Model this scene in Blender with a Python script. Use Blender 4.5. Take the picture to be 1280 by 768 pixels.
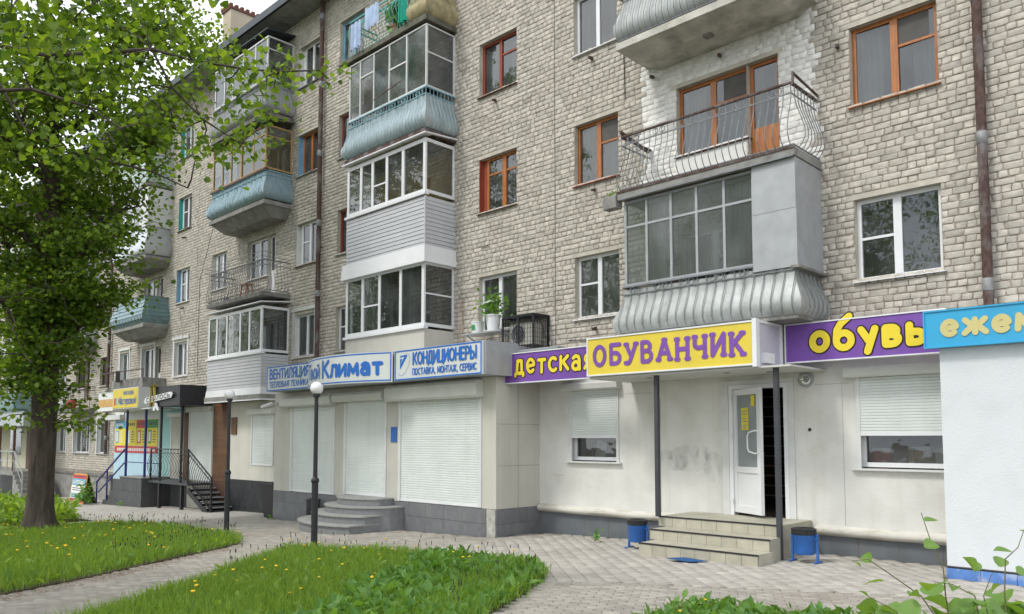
import bpy, math, random
import numpy as np
from mathutils import Vector, Matrix
random.seed(7); rng = np.random.default_rng(7)
for o in list(bpy.data.objects): bpy.data.objects.remove(o)
SC = bpy.context.scene
COL = SC.collection
PI = math.pi
# ------------------------------------------------------------------ camera, world, sun, exposure
EYE = 1.85; DIST = 12.6
cd = bpy.data.cameras.new('camera'); cam = bpy.data.objects.new('camera', cd); COL.objects.link(cam)
cd.sensor_fit = 'HORIZONTAL'; cd.sensor_width = 36.0; cd.lens = 990 / 1280 * 36.0
cd.shift_y = 96 / 1280; cd.clip_start = .05; cd.clip_end = 900
cam.location = (0, -DIST, EYE)
cam.rotation_euler = (math.radians(90 + 3.987), 0, math.radians(44.257))
SC.camera = cam
W = bpy.data.worlds.new('World'); SC.world = W; W.use_nodes = True
nt = W.node_tree; nt.nodes.clear()
sky = nt.nodes.new('ShaderNodeTexSky'); sky.sky_type = 'NISHITA'; sky.sun_disc = False
SUN_EL, SUN_AZ = math.radians(52), math.radians(200)
sky.sun_elevation = SUN_EL; sky.sun_rotation = SUN_AZ; sky.air_density = 1.2; sky.dust_density = 3
mx = nt.nodes.new('ShaderNodeMixRGB'); mx.inputs[0].default_value = .82; mx.inputs[2].default_value = (13.0, 13.4, 14.0, 1)
tc = nt.nodes.new('ShaderNodeTexCoord'); ns = nt.nodes.new('ShaderNodeTexNoise'); ns.inputs['Scale'].default_value = 2.2; ns.inputs['Detail'].default_value = 5
cr = nt.nodes.new('ShaderNodeValToRGB'); cr.color_ramp.elements[0].position = .35; cr.color_ramp.elements[0].color = (9.0, 9.8, 11.0, 1)
cr.color_ramp.elements[1].position = .6; cr.color_ramp.elements[1].color = (14.5, 14.7, 15.0, 1)
nt.links.new(tc.outputs['Generated'], ns.inputs['Vector']); nt.links.new(ns.outputs[0], cr.inputs[0]); nt.links.new(cr.outputs[0], mx.inputs[2])
bg = nt.nodes.new('ShaderNodeBackground'); bg.inputs['Strength'].default_value = .1
wo = nt.nodes.new('ShaderNodeOutputWorld')
nt.links.new(sky.outputs[0], mx.inputs[1]); nt.links.new(mx.outputs[0], bg.inputs[0]); nt.links.new(bg.outputs[0], wo.inputs[0])
sl = bpy.data.lights.new('sun', 'SUN'); so = bpy.data.objects.new('sun', sl); COL.objects.link(so)
sl.energy = 1.35; sl.angle = math.radians(11); sl.color = (1, .97, .92)
sd = Vector((math.sin(SUN_AZ) * math.cos(SUN_EL), math.cos(SUN_AZ) * math.cos(SUN_EL), math.sin(SUN_EL)))
so.rotation_euler = sd.to_track_quat('Z', 'Y').to_euler()
VS = SC.view_settings; VS.view_transform = 'Standard'; VS.look = 'None'; VS.gamma = 1; VS.exposure = .56; VS.use_curve_mapping = False

# ------------------------------------------------------------------ ground height
def g(x):
    if x > -6: return .05
    if x > -12: return .05 + .031 * (x + 6)
    return max(-.136 + .0265 * (x + 12), -1.5)

# ------------------------------------------------------------------ materials
MATS = {}
def mat(name, col, rough=.7, var=.12, scale=6, bump=0, bscale=60, metal=0, island=0, dirt=0, dcol=(.08, .07, .055), dscale=1.2,
        stretch=(1, 1, 1), spec=.4, coat=0, streak=0, scol=(.3, .28, .24)):
    if name in MATS: return MATS[name]
    m = bpy.data.materials.new(name); m.use_nodes = True; n = m.node_tree.nodes; L = m.node_tree.links
    b = n['Principled BSDF']; b.inputs['Roughness'].default_value = rough; b.inputs['Metallic'].default_value = metal
    b.inputs['Specular IOR Level'].default_value = spec
    if coat: b.inputs['Coat Weight'].default_value = coat
    geo = n.new('ShaderNodeNewGeometry'); mp = n.new('ShaderNodeMapping'); mp.inputs['Scale'].default_value = stretch
    L.new(geo.outputs['Position'], mp.inputs[0])
    t = n.new('ShaderNodeTexNoise'); t.inputs['Scale'].default_value = scale; t.inputs['Detail'].default_value = 6
    L.new(mp.outputs[0], t.inputs['Vector'])
    r = n.new('ShaderNodeMapRange'); r.inputs[1].default_value = .3; r.inputs[2].default_value = .7
    r.inputs[3].default_value = 1 - var; r.inputs[4].default_value = 1 + var; L.new(t.outputs[0], r.inputs[0])
    fac = r.outputs[0]
    if island:
        oi = n.new('ShaderNodeObjectInfo'); a = n.new('ShaderNodeMath'); a.operation = 'ADD'
        L.new(geo.outputs['Random Per Island'], a.inputs[0]); L.new(oi.outputs['Random'], a.inputs[1])
        fr = n.new('ShaderNodeMath'); fr.operation = 'FRACT'; L.new(a.outputs[0], fr.inputs[0])
        r2 = n.new('ShaderNodeMapRange'); r2.inputs[3].default_value = 1 - island; r2.inputs[4].default_value = 1 + island * .7
        L.new(fr.outputs[0], r2.inputs[0]); mu = n.new('ShaderNodeMath'); mu.operation = 'MULTIPLY'
        L.new(fac, mu.inputs[0]); L.new(r2.outputs[0], mu.inputs[1]); fac = mu.outputs[0]
    vm = n.new('ShaderNodeVectorMath'); vm.operation = 'SCALE'; vm.inputs[0].default_value = col; L.new(fac, vm.inputs['Scale'])
    out = vm.outputs[0]
    if dirt:
        t2 = n.new('ShaderNodeTexNoise'); t2.inputs['Scale'].default_value = dscale; t2.inputs['Detail'].default_value = 8; t2.inputs['Roughness'].default_value = .65
        L.new(mp.outputs[0], t2.inputs['Vector'])
        r3 = n.new('ShaderNodeMapRange'); r3.inputs[1].default_value = .5; r3.inputs[2].default_value = .75; r3.inputs[4].default_value = dirt
        L.new(t2.outputs[0], r3.inputs[0]); mi = n.new('ShaderNodeMixRGB'); mi.inputs[2].default_value = (*dcol, 1)
        L.new(r3.outputs[0], mi.inputs[0]); L.new(out, mi.inputs[1]); out = mi.outputs[0]
    if streak:   # soft vertical rain streaks
        m2 = n.new('ShaderNodeMapping'); m2.inputs['Scale'].default_value = (3.2, 3.2, .22); L.new(geo.outputs['Position'], m2.inputs[0])
        t4 = n.new('ShaderNodeTexNoise'); t4.inputs['Scale'].default_value = 1.0; t4.inputs['Detail'].default_value = 7; t4.inputs['Roughness'].default_value = .6; L.new(m2.outputs[0], t4.inputs['Vector'])
        r4 = n.new('ShaderNodeMapRange'); r4.inputs[1].default_value = .5; r4.inputs[2].default_value = .8; r4.inputs[4].default_value = streak; L.new(t4.outputs[0], r4.inputs[0])
        m4 = n.new('ShaderNodeMixRGB'); m4.inputs[2].default_value = (*scol, 1); L.new(r4.outputs[0], m4.inputs[0]); L.new(out, m4.inputs[1]); out = m4.outputs[0]
    L.new(out, b.inputs['Base Color'])
    if bump:
        t3 = n.new('ShaderNodeTexNoise'); t3.inputs['Scale'].default_value = bscale; t3.inputs['Detail'].default_value = 4
        L.new(mp.outputs[0], t3.inputs['Vector']); bp = n.new('ShaderNodeBump'); bp.inputs['Strength'].default_value = bump; bp.inputs['Distance'].default_value = .02
        L.new(t3.outputs[0], bp.inputs['Height']); L.new(bp.outputs[0], b.inputs['Normal'])
    MATS[name] = m; return m

M_brick = mat('silicate_brick', (.505, .47, .408), .92, .15, 11, .5, 70, island=.16, dirt=.32, dcol=(.27, .235, .185), dscale=.8, streak=.35)
M_mortar = mat('brown_mortar', (.335, .285, .24), .95, .3, 14, .7, 70, dirt=.4, dcol=(.1, .08, .065), dscale=2)
M_wbrick = mat('whitewashed_brick', (.74, .73, .7), .9, .1, 8, .35, 90, island=.1, dirt=.45, dcol=(.36, .34, .29), dscale=2.5)
M_reveal = mat('plaster_reveal', (.48, .45, .38), .9, .15, 5, .2, dirt=.3)
M_conc = mat('concrete', (.27, .265, .25), .92, .2, 4, .4, 50, dirt=.6, dcol=(.09, .08, .065), dscale=3)
M_concd = mat('stained_concrete', (.2, .195, .18), .92, .3, 5, .4, 50, dirt=.7, dcol=(.05, .045, .035), dscale=3)
M_moss = mat('mossy_concrete', (.13, .125, .1), .95, .35, 6, .5, 50, dirt=.8, dcol=(.06, .08, .02), dscale=4)
M_rust = mat('rusty_iron', (.085, .05, .042), .85, .4, 14, .3, dirt=.8, dcol=(.27, .27, .27), dscale=2.6, stretch=(1.5, 1.5, .7))
M_white = mat('white_plastic', (.72, .73, .74), .4, .04, 3)
M_offw = mat('white_enamel', (.62, .63, .62), .5, .06, 4, dirt=.15, dcol=(.3, .29, .26))
M_orange = mat('orange_varnished_wood', (.36, .13, .035), .45, .25, 10, stretch=(3, 3, .4), coat=.2)
M_redw = mat('red_brown_wood', (.26, .055, .03), .5, .2, 9, stretch=(3, 3, .4))
M_brownw = mat('dark_brown_wood', (.1, .05, .03), .6, .25, 9, stretch=(3, 3, .4))
M_tanw = mat('tan_wood', (.42, .27, .12), .6, .25, 9, stretch=(3, 3, .4))
M_blue = mat('light_blue_paint', (.2, .36, .5), .6, .1, 5)
M_teal = mat('teal_paint', (.08, .4, .38), .6, .15, 5)
M_plaster = mat('cream_plaster', (.66, .655, .62), .92, .06, 2, .2, 40, dirt=.35, dcol=(.47, .43, .36), dscale=1.6, streak=.45, scol=(.42, .38, .31))
M_kplaster = mat('beige_tile_wall', (.52, .505, .45), .85, .06, 2, .08, 40, dirt=.25, dcol=(.38, .35, .29), dscale=1, streak=.35)
M_cream = mat('cream_wall', (.6, .585, .52), .9, .06, 2, .08, streak=.3)
M_kiosk = mat('rough_white_render', (.62, .65, .67), .95, .05, 3, .22, 45, dirt=.2, dcol=(.45, .46, .46), dscale=3)
M_plinth = mat('grey_plinth', (.135, .15, .165), .75, .12, 3, .1, island=.06, dirt=.3, dcol=(.2, .19, .17), dscale=2)
M_ktile = mat('grey_plinth_tile', (.16, .165, .175), .6, .12, 7, .05, island=.08, dirt=.35, dcol=(.24, .23, .21), dscale=2)
M_ksteps = mat('grey_step_granite', (.2, .205, .21), .7, .12, 9, .1, dirt=.35, dcol=(.3, .29, .27), dscale=2.5)
M_stile = mat('sand_step_tile', (.41, .39, .31), .6, .12, 6, .04, island=.08, dirt=.35, dcol=(.27, .25, .2), dscale=3)
M_grout = mat('grout', (.17, .16, .14), .9, .1)
M_shut = mat('roller_shutter_white', (.66, .7, .68), .45, .04, 2, streak=.25, scol=(.45, .45, .4))
M_shutbox = mat('roller_shutter_box', (.6, .61, .57), .5, .05, 2, dirt=.15, dcol=(.4, .38, .33))
M_black = mat('black_metal', (.022, .022, .026), .45, .2, 5)
M_dgrey = mat('dark_grey_metal', (.05, .053, .062), .5, .15, 5)
M_grey = mat('grey_metal', (.37, .385, .4), .5, .1, 4, metal=.2, dirt=.3, dcol=(.2, .19, .17))
M_silver = mat('galvanised_sheet', (.5, .53, .55), .35, .12, 3, metal=.6, dirt=.4, dcol=(.25, .24, .22), dscale=3)
M_gbelly = mat('grey_painted_sheet', (.36, .38, .37), .5, .15, 5, metal=.2, dirt=.75, dcol=(.17, .165, .15), dscale=4, stretch=(1, 1, .5))
M_bbelly = mat('pale_blue_sheet', (.42, .48, .5), .4, .12, 5, metal=.3, dirt=.5, dcol=(.2, .22, .22), dscale=4, stretch=(1, 1, .5))
M_bbelly2 = mat('blue_sheet', (.33, .43, .48), .35, .12, 5, metal=.4, dirt=.3, dcol=(.15, .2, .22), dscale=4, stretch=(1, 1, .5))
M_tbelly = mat('teal_sheet', (.17, .27, .29), .4, .12, 5, metal=.4, dirt=.4, dcol=(.08, .1, .1), dscale=4)
M_iron = mat('grey_painted_iron', (.2, .215, .225), .55, .2, 8, dirt=.4, dcol=(.12, .07, .05), dscale=9)
M_ironb = mat('blue_painted_iron', (.25, .42, .48), .55, .15, 8)
M_irong = mat('teal_painted_iron', (.1, .35, .32), .55, .15, 8)
M_siding = mat('pale_siding', (.5, .51, .53), .5, .05, 3, island=.04)
M_sidingw = mat('white_siding', (.68, .69, .7), .5, .05, 3)
M_room = mat('dark_room', (.17, .16, .145), .9, .2, 2)
M_curtain = mat('net_curtain', (.36, .38, .36), .9, .3, 2.5, stretch=(3, 3, .3))
M_curty = mat('ochre_curtain', (.45, .3, .08), .9, .2, 5, stretch=(9, 9, .3))
M_yellow = mat('yellow_sign_face', (.7, .55, .06), .5, .05, 2, streak=.25, scol=(.5, .42, .15))
M_purple = mat('purple_sign_face', (.17, .07, .34), .5, .08, 1.2, streak=.3, scol=(.24, .17, .34))
M_lpurple = mat('purple_letter', (.19, .075, .35), .5, .04, 2)
M_lyellow = mat('yellow_letter', (.78, .62, .04), .45, .04, 2)
M_lblack = mat('black_outline', (.02, .012, .02), .6, .05)
M_cyan = mat('cyan_sign_face', (.04, .36, .62), .45, .05, 2, dirt=.1)
M_lcream = mat('cream_letter', (.56, .5, .22), .5, .06, 2)
M_signw = mat('pale_sign_face', (.6, .63, .61), .5, .03, 2, streak=.3, scol=(.45, .45, .4))
M_signb = mat('blue_letter', (.02, .14, .5), .5, .05, 2)
M_bin = mat('blue_bin_paint', (.03, .13, .42), .45, .12, 6, dirt=.2, dcol=(.06, .1, .2))
M_bag = mat('black_bin_bag', (.02, .02, .022), .35, .3, 20, .8, 30)
M_globe = mat('frosted_white_globe', (.8, .8, .8), .3, .02)
M_bark = mat('grey_brown_bark', (.075, .06, .047), .95, .45, 9, 1.6, 16, stretch=(1, 1, .22), dirt=.6, dcol=(.03, .03, .022), dscale=4)
M_soil = mat('dark_soil', (.07, .055, .038), .95, .3, 6, .6)
M_ground = mat('trodden_earth', (.13, .115, .09), .95, .25, 3, .4, dirt=.5, dcol=(.06, .08, .03), dscale=.6)
M_joint = mat('sandy_joint', (.11, .1, .08), .95, .3, 5, .3)
M_paver = mat('grey_paver', (.4, .375, .335), .92, .12, 5, .25, 110, island=.13, dirt=.55, dcol=(.2, .17, .14), dscale=.55)
M_paver2 = mat('worn_shaded_path_paver', (.33, .305, .265), .92, .14, 5, .25, 110, island=.16, dirt=.6, dcol=(.2, .165, .13), dscale=.7)  # older path pavers, colour also darkened to carry the tree's shade
M_asph = mat('grey_concrete_pavement', (.38, .36, .325), .93, .12, 4, .3, 90, dirt=.4, dcol=(.2, .18, .15), dscale=.8)
M_btile = mat('black_tile', (.03, .032, .036), .45, .25, 6, island=.2)
M_dtile = mat('charcoal_porch_tile', (.08, .082, .088), .55, .15, 6, island=.12, dirt=.3, dcol=(.13, .12, .11))
M_brtile = mat('brown_tile', (.13, .062, .03), .6, .2, 8, island=.15)
M_aqua = mat('pale_turquoise_panel', (.32, .56, .56), .6, .06, 2)
M_lblue = mat('pale_blue_panel', (.45, .64, .74), .6, .06, 2)
M_navy = mat('navy_post_paint', (.012, .02, .16), .4, .1)
M_pred = mat('poster_red', (.55, .05, .06), .6, .1, 8)
M_pyel = mat('poster_yellow', (.75, .62, .06), .6, .06, 8)
M_pgreen = mat('poster_green', (.04, .26, .09), .6, .1, 8)
M_pblue = mat('poster_blue', (.12, .38, .6), .6, .1, 8)
M_pwhite = mat('poster_white', (.72, .74, .72), .6, .06, 8)
M_terra = mat('terracotta', (.4, .16, .08), .8, .1)
M_clothb = mat('pale_blue_cloth', (.4, .5, .66), .9, .15, 6)
M_clothg = mat('green_cloth', (.02, .34, .24), .9, .15, 6)
M_clothp = mat('pink_cloth', (.5, .12, .2), .9, .3, 12)
M_cloths = mat('blue_patterned_cloth', (.05, .22, .42), .9, .4, 14)
M_clothe = mat('beige_cloth', (.45, .34, .26), .9, .2, 10)
M_ochre = mat('ochre_wall', (.68, .47, .14), .8, .15, 3)
M_roof = mat('dark_roof_tin', (.04, .05, .06), .5, .2, 3)
M_graff = mat('faded_grey_spray', (.43, .43, .42), .9, .12, 9)
M_void = M_room

def glass_mat(name, tint=(.62, .66, .65), refl=1.0, rough=.02, dust=.07):
    m = bpy.data.materials.new(name); m.use_nodes = True; n = m.node_tree.nodes; L = m.node_tree.links
    n.remove(n['Principled BSDF']); o = n['Material Output']
    fr = n.new('ShaderNodeFresnel'); fr.inputs[0].default_value = 1.6 + .35 * refl
    t = n.new('ShaderNodeBsdfTransparent'); t.inputs[0].default_value = (*tint, 1)
    gl = n.new('ShaderNodeBsdfGlossy'); gl.inputs['Roughness'].default_value = rough; gl.inputs[0].default_value = (.95, .97, .97, 1)
    geo = n.new('ShaderNodeNewGeometry'); ns = n.new('ShaderNodeTexNoise'); ns.inputs['Scale'].default_value = 2.5; L.new(geo.outputs['Position'], ns.inputs['Vector'])
    bp = n.new('ShaderNodeBump'); bp.inputs['Strength'].default_value = .12; bp.inputs['Distance'].default_value = .03
    L.new(ns.outputs[0], bp.inputs['Height']); L.new(bp.outputs[0], gl.inputs['Normal'])
    mi = n.new('ShaderNodeMixShader'); L.new(fr.outputs[0], mi.inputs[0]); L.new(t.outputs[0], mi.inputs[1]); L.new(gl.outputs[0], mi.inputs[2]); df = n.new('ShaderNodeBsdfDiffuse'); df.inputs[0].default_value = (.42, .45, .45, 1); m2 = n.new('ShaderNodeMixShader'); n2 = n.new('ShaderNodeTexNoise'); n2.inputs['Scale'].default_value = 1.7; n2.inputs['Detail'].default_value = 5; L.new(geo.outputs['Position'], n2.inputs['Vector'])
    mr = n.new('ShaderNodeMapRange'); mr.inputs[1].default_value = .3; mr.inputs[2].default_value = .7; mr.inputs[3].default_value = dust * .4; mr.inputs[4].default_value = dust * 1.8; L.new(n2.outputs[0], mr.inputs[0]); L.new(mr.outputs[0], m2.inputs[0])
    L.new(mi.outputs[0], m2.inputs[1]); L.new(df.outputs[0], m2.inputs[2]); L.new(m2.outputs[0], o.inputs[0])
    return m
M_glass = glass_mat('window_glass'); M_glassd = glass_mat('grimy_glass', (.6, .64, .64), 1.0, .1, .12)

def leaf_mat(name, c1, c2, trans=.45):
    m = bpy.data.materials.new(name); m.use_nodes = True; n = m.node_tree.nodes; L = m.node_tree.links
    b = n['Principled BSDF']; b.inputs['Roughness'].default_value = .5; b.inputs['Specular IOR Level'].default_value = .35
    geo = n.new('ShaderNodeNewGeometry'); r = n.new('ShaderNodeMixRGB'); r.inputs[1].default_value = (*c1, 1); r.inputs[2].default_value = (*c2, 1)
    L.new(geo.outputs['Random Per Island'], r.inputs[0]); L.new(r.outputs[0], b.inputs['Base Color'])
    tr = n.new('ShaderNodeBsdfTranslucent'); sc = n.new('ShaderNodeVectorMath'); sc.operation = 'MULTIPLY'; sc.inputs[1].default_value = (1.9, 1.7, .6)
    L.new(r.outputs[0], sc.inputs[0]); L.new(sc.outputs[0], tr.inputs[0])
    mi = n.new('ShaderNodeMixShader'); mi.inputs[0].default_value = trans; L.new(b.outputs[0], mi.inputs[1]); L.new(tr.outputs[0], mi.inputs[2]); L.new(mi.outputs[0], n['Material Output'].inputs[0])
    return m
M_leaf = leaf_mat('tree_leaves', (.05, .11, .016), (.18, .28, .04), .55)
M_leafn = leaf_mat('overhanging_leaves', (.035, .085, .012), (.17, .27, .035), .55)
M_grass = leaf_mat('grass_blades', (.1, .2, .03), (.26, .4, .075), .45)
M_broad = leaf_mat('broad_leaves', (.08, .19, .04), (.16, .31, .07), .4)
M_fore = leaf_mat('young_shrub_leaves', (.1, .23, .06), (.22, .34, .08), .4)
M_seed = mat('dry_seed_heads', (.05, .04, .03), .9)
M_dand = mat('dandelion_yellow', (.75, .5, .015), .7, .1)
M_stem = mat('green_stem', (.12, .2, .05), .6)
M_flower = mat('orange_red_leaf', (.5, .08, .03), .7)

# ------------------------------------------------------------------ mesh builder and object helpers
ORG = {}
class MB:
    def __init__(s): s.v = []; s.f = []; s.mi = []; s.cm = 0
    def add(s, vs, fs):
        b = len(s.v); s.v.extend(vs); s.f.extend([tuple(i + b for i in f) for f in fs]); s.mi.extend([s.cm] * len(fs)); return s
    def box(s, x0, x1, y0, y1, z0, z1):
        return s.add([(x0, y0, z0), (x1, y0, z0), (x1, y1, z0), (x0, y1, z0), (x0, y0, z1), (x1, y0, z1), (x1, y1, z1), (x0, y1, z1)],
                     [(0, 3, 2, 1), (4, 5, 6, 7), (0, 1, 5, 4), (1, 2, 6, 5), (2, 3, 7, 6), (3, 0, 4, 7)])
    def hexa(s, p):  # 8 points, bottom four then top four
        return s.add(p, [(0, 3, 2, 1), (4, 5, 6, 7), (0, 1, 5, 4), (1, 2, 6, 5), (2, 3, 7, 6), (3, 0, 4, 7)])
    def quad(s, a, b, c, d): return s.add([a, b, c, d], [(0, 1, 2, 3)])
    def tube(s, pts, r, n=6, cap=True):
        pts = [Vector(p) for p in pts]; rs = r if isinstance(r, (list, tuple)) else [r] * len(pts); vs = []; fs = []
        prev = None
        for i, p in enumerate(pts):
            d = (pts[min(i + 1, len(pts) - 1)] - pts[max(i - 1, 0)]).normalized()
            if prev is None: u = d.orthogonal().normalized()
            else:
                u = prev - d * prev.dot(d); u = u.normalized() if u.length > 1e-6 else d.orthogonal().normalized()
            prev = u; w = d.cross(u)
            for k in range(n):
                a = 2 * PI * k / n + PI / n; q = p + (u * math.cos(a) + w * math.sin(a)) * rs[i]; vs.append(tuple(q))
        for i in range(len(pts) - 1):
            for k in range(n): fs.append((i * n + k, i * n + (k + 1) % n, (i + 1) * n + (k + 1) % n, (i + 1) * n + k))
        if cap: fs.append(tuple(range(n - 1, -1, -1))); fs.append(tuple((len(pts) - 1) * n + k for k in range(n)))
        return s.add(vs, fs)
    def bar(s, a, b, w, h=None):  # rectangular bar between points
        h = h or w; a = Vector(a); b = Vector(b); d = (b - a).normalized(); up = Vector((0, 0, 1)) if abs(d.z) < .9 else Vector((0, 1, 0))
        u = d.cross(up).normalized() * w / 2; v = u.cross(d).normalized() * h / 2
        return s.hexa([tuple(p) for p in (a - u - v, a + u - v, b + u - v, b - u - v, a - u + v, a + u + v, b + u + v, b - u + v)])
    def lathe(s, c, prof, n=14):
        vs = []; fs = []
        for r, z in prof:
            for k in range(n): a = 2 * PI * k / n; vs.append((c[0] + r * math.cos(a), c[1] + r * math.sin(a), c[2] + z))
        for i in range(len(prof) - 1):
            for k in range(n): fs.append((i * n + k, i * n + (k + 1) % n, (i + 1) * n + (k + 1) % n, (i + 1) * n + k))
        return s.add(vs, fs)
    def extr(s, poly, axis, a, b):  # extrude a 2D polygon: axis 'x' poly=(y,z); 'y' poly=(x,z); 'z' poly=(x,y)
        P = {'x': lambda p, t: (t, p[0], p[1]), 'y': lambda p, t: (p[0], t, p[1]), 'z': lambda p, t: (p[0], p[1], t)}[axis]
        n = len(poly); vs = [P(p, a) for p in poly] + [P(p, b) for p in poly]
        return s.add(vs, [tuple(range(n))[::-1], tuple(range(n, 2 * n))] + [(i, (i + 1) % n, n + (i + 1) % n, n + i) for i in range(n)])
    def grid(s, P):  # 2D list of points
        n = len(P); m = len(P[0]); vs = [tuple(q) for row in P for q in row]
        return s.add(vs, [(i * m + j, i * m + j + 1, (i + 1) * m + j + 1, (i + 1) * m + j) for i in range(n - 1) for j in range(m - 1)])
    def build(s, name, m, parent=None, smooth=0, label=None, loc=None):
        me = bpy.data.meshes.new(name); o0 = ORG.get(parent.name, (0, 0, 0)) if parent else (loc or (0, 0, 0))
        me.from_pydata([(x - o0[0], y - o0[1], z - o0[2]) for x, y, z in s.v], [], s.f)
        for mm in (m if isinstance(m, (list, tuple)) else [m]): me.materials.append(mm)
        if any(s.mi): me.polygons.foreach_set('material_index', s.mi)
        if smooth:
            me.polygons.foreach_set('use_smooth', [True] * len(s.f)); me.set_sharp_from_angle(angle=math.radians(smooth))
        me.update(); o = bpy.data.objects.new(name, me); COL.objects.link(o); ORG[o.name] = o0
        if parent: o.parent = parent
        elif loc: o.location = loc
        if label: o['label'] = label
        return o
def tag(o, label=None, cat=None, group=None, kind=None):
    if label: o['label'] = label
    if cat: o['category'] = cat
    if group: o['group'] = group
    if kind: o['kind'] = kind
    return o
def thing(name, loc, label, cat, group=None):
    o = bpy.data.objects.new(name, None); COL.objects.link(o); o.location = loc; o.empty_display_size = .2; ORG[o.name] = tuple(loc)
    return tag(o, label, cat, group)
def box(name, m, parent, *a, **k): return MB().box(*a).build(name, m, parent, **k)
def copy_tree(o, parent=None):
    c = o.copy(); COL.objects.link(c)
    if parent: c.parent = parent
    for ch in o.children: copy_tree(ch, c)
    return c
def npmesh(name, V, F, m, parent=None, smooth=False, loc=(0, 0, 0)):
    me = bpy.data.meshes.new(name); V = np.asarray(V, dtype=np.float32); F = np.asarray(F, dtype=np.int32); k = F.shape[1]
    o0 = ORG.get(parent.name, (0, 0, 0)) if parent else loc
    V = V - np.array(o0, dtype=np.float32)
    me.vertices.add(len(V)); me.vertices.foreach_set('co', V.ravel()); me.loops.add(F.size); me.loops.foreach_set('vertex_index', F.ravel())
    me.polygons.add(len(F)); me.polygons.foreach_set('loop_start', np.arange(0, F.size, k, dtype=np.int32))
    me.materials.append(m); me.update(calc_edges=True)
    if smooth: me.polygons.foreach_set('use_smooth', np.ones(len(F), dtype=bool))
    o = bpy.data.objects.new(name, me); COL.objects.link(o); ORG[o.name] = tuple(o0)
    if parent: o.parent = parent
    else: o.location = loc
    return o
def leaves(P, S, up=.5, tmpl=None, droop=.0):
    """many small leaf faces: P (n,3) positions, S (n,) sizes"""
    n = len(P)
    if tmpl is None: tmpl = np.array([(0, 0, 0), (.42, .3, .06), (.36, .72, .05), (0, 1, -.08), (-.36, .72, .05), (-.42, .3, .06)], dtype=np.float32)
    N = rng.normal(size=(n, 3)); N[:, 2] = np.abs(N[:, 2]) + up; N /= np.linalg.norm(N, axis=1)[:, None]
    T = rng.normal(size=(n, 3)); T[:, 2] -= droop; T -= N * np.sum(T * N, axis=1)[:, None]; T /= np.linalg.norm(T, axis=1)[:, None]
    B = np.cross(N, T); t = tmpl[None, :, :] * S[:, None, None]
    V = P[:, None, :] + t[:, :, 0:1] * B[:, None, :] + t[:, :, 1:2] * T[:, None, :] + t[:, :, 2:3] * N[:, None, :]
    k = len(tmpl); f = np.array([(0, 1, 2, 3), (0, 3, 4, 5)]) if k == 6 else np.array([(0, 1, 2, 3)])
    F = (np.arange(n)[:, None, None] * k + f[None]).reshape(-1, 4)
    return V.reshape(-1, 3), F
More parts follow.
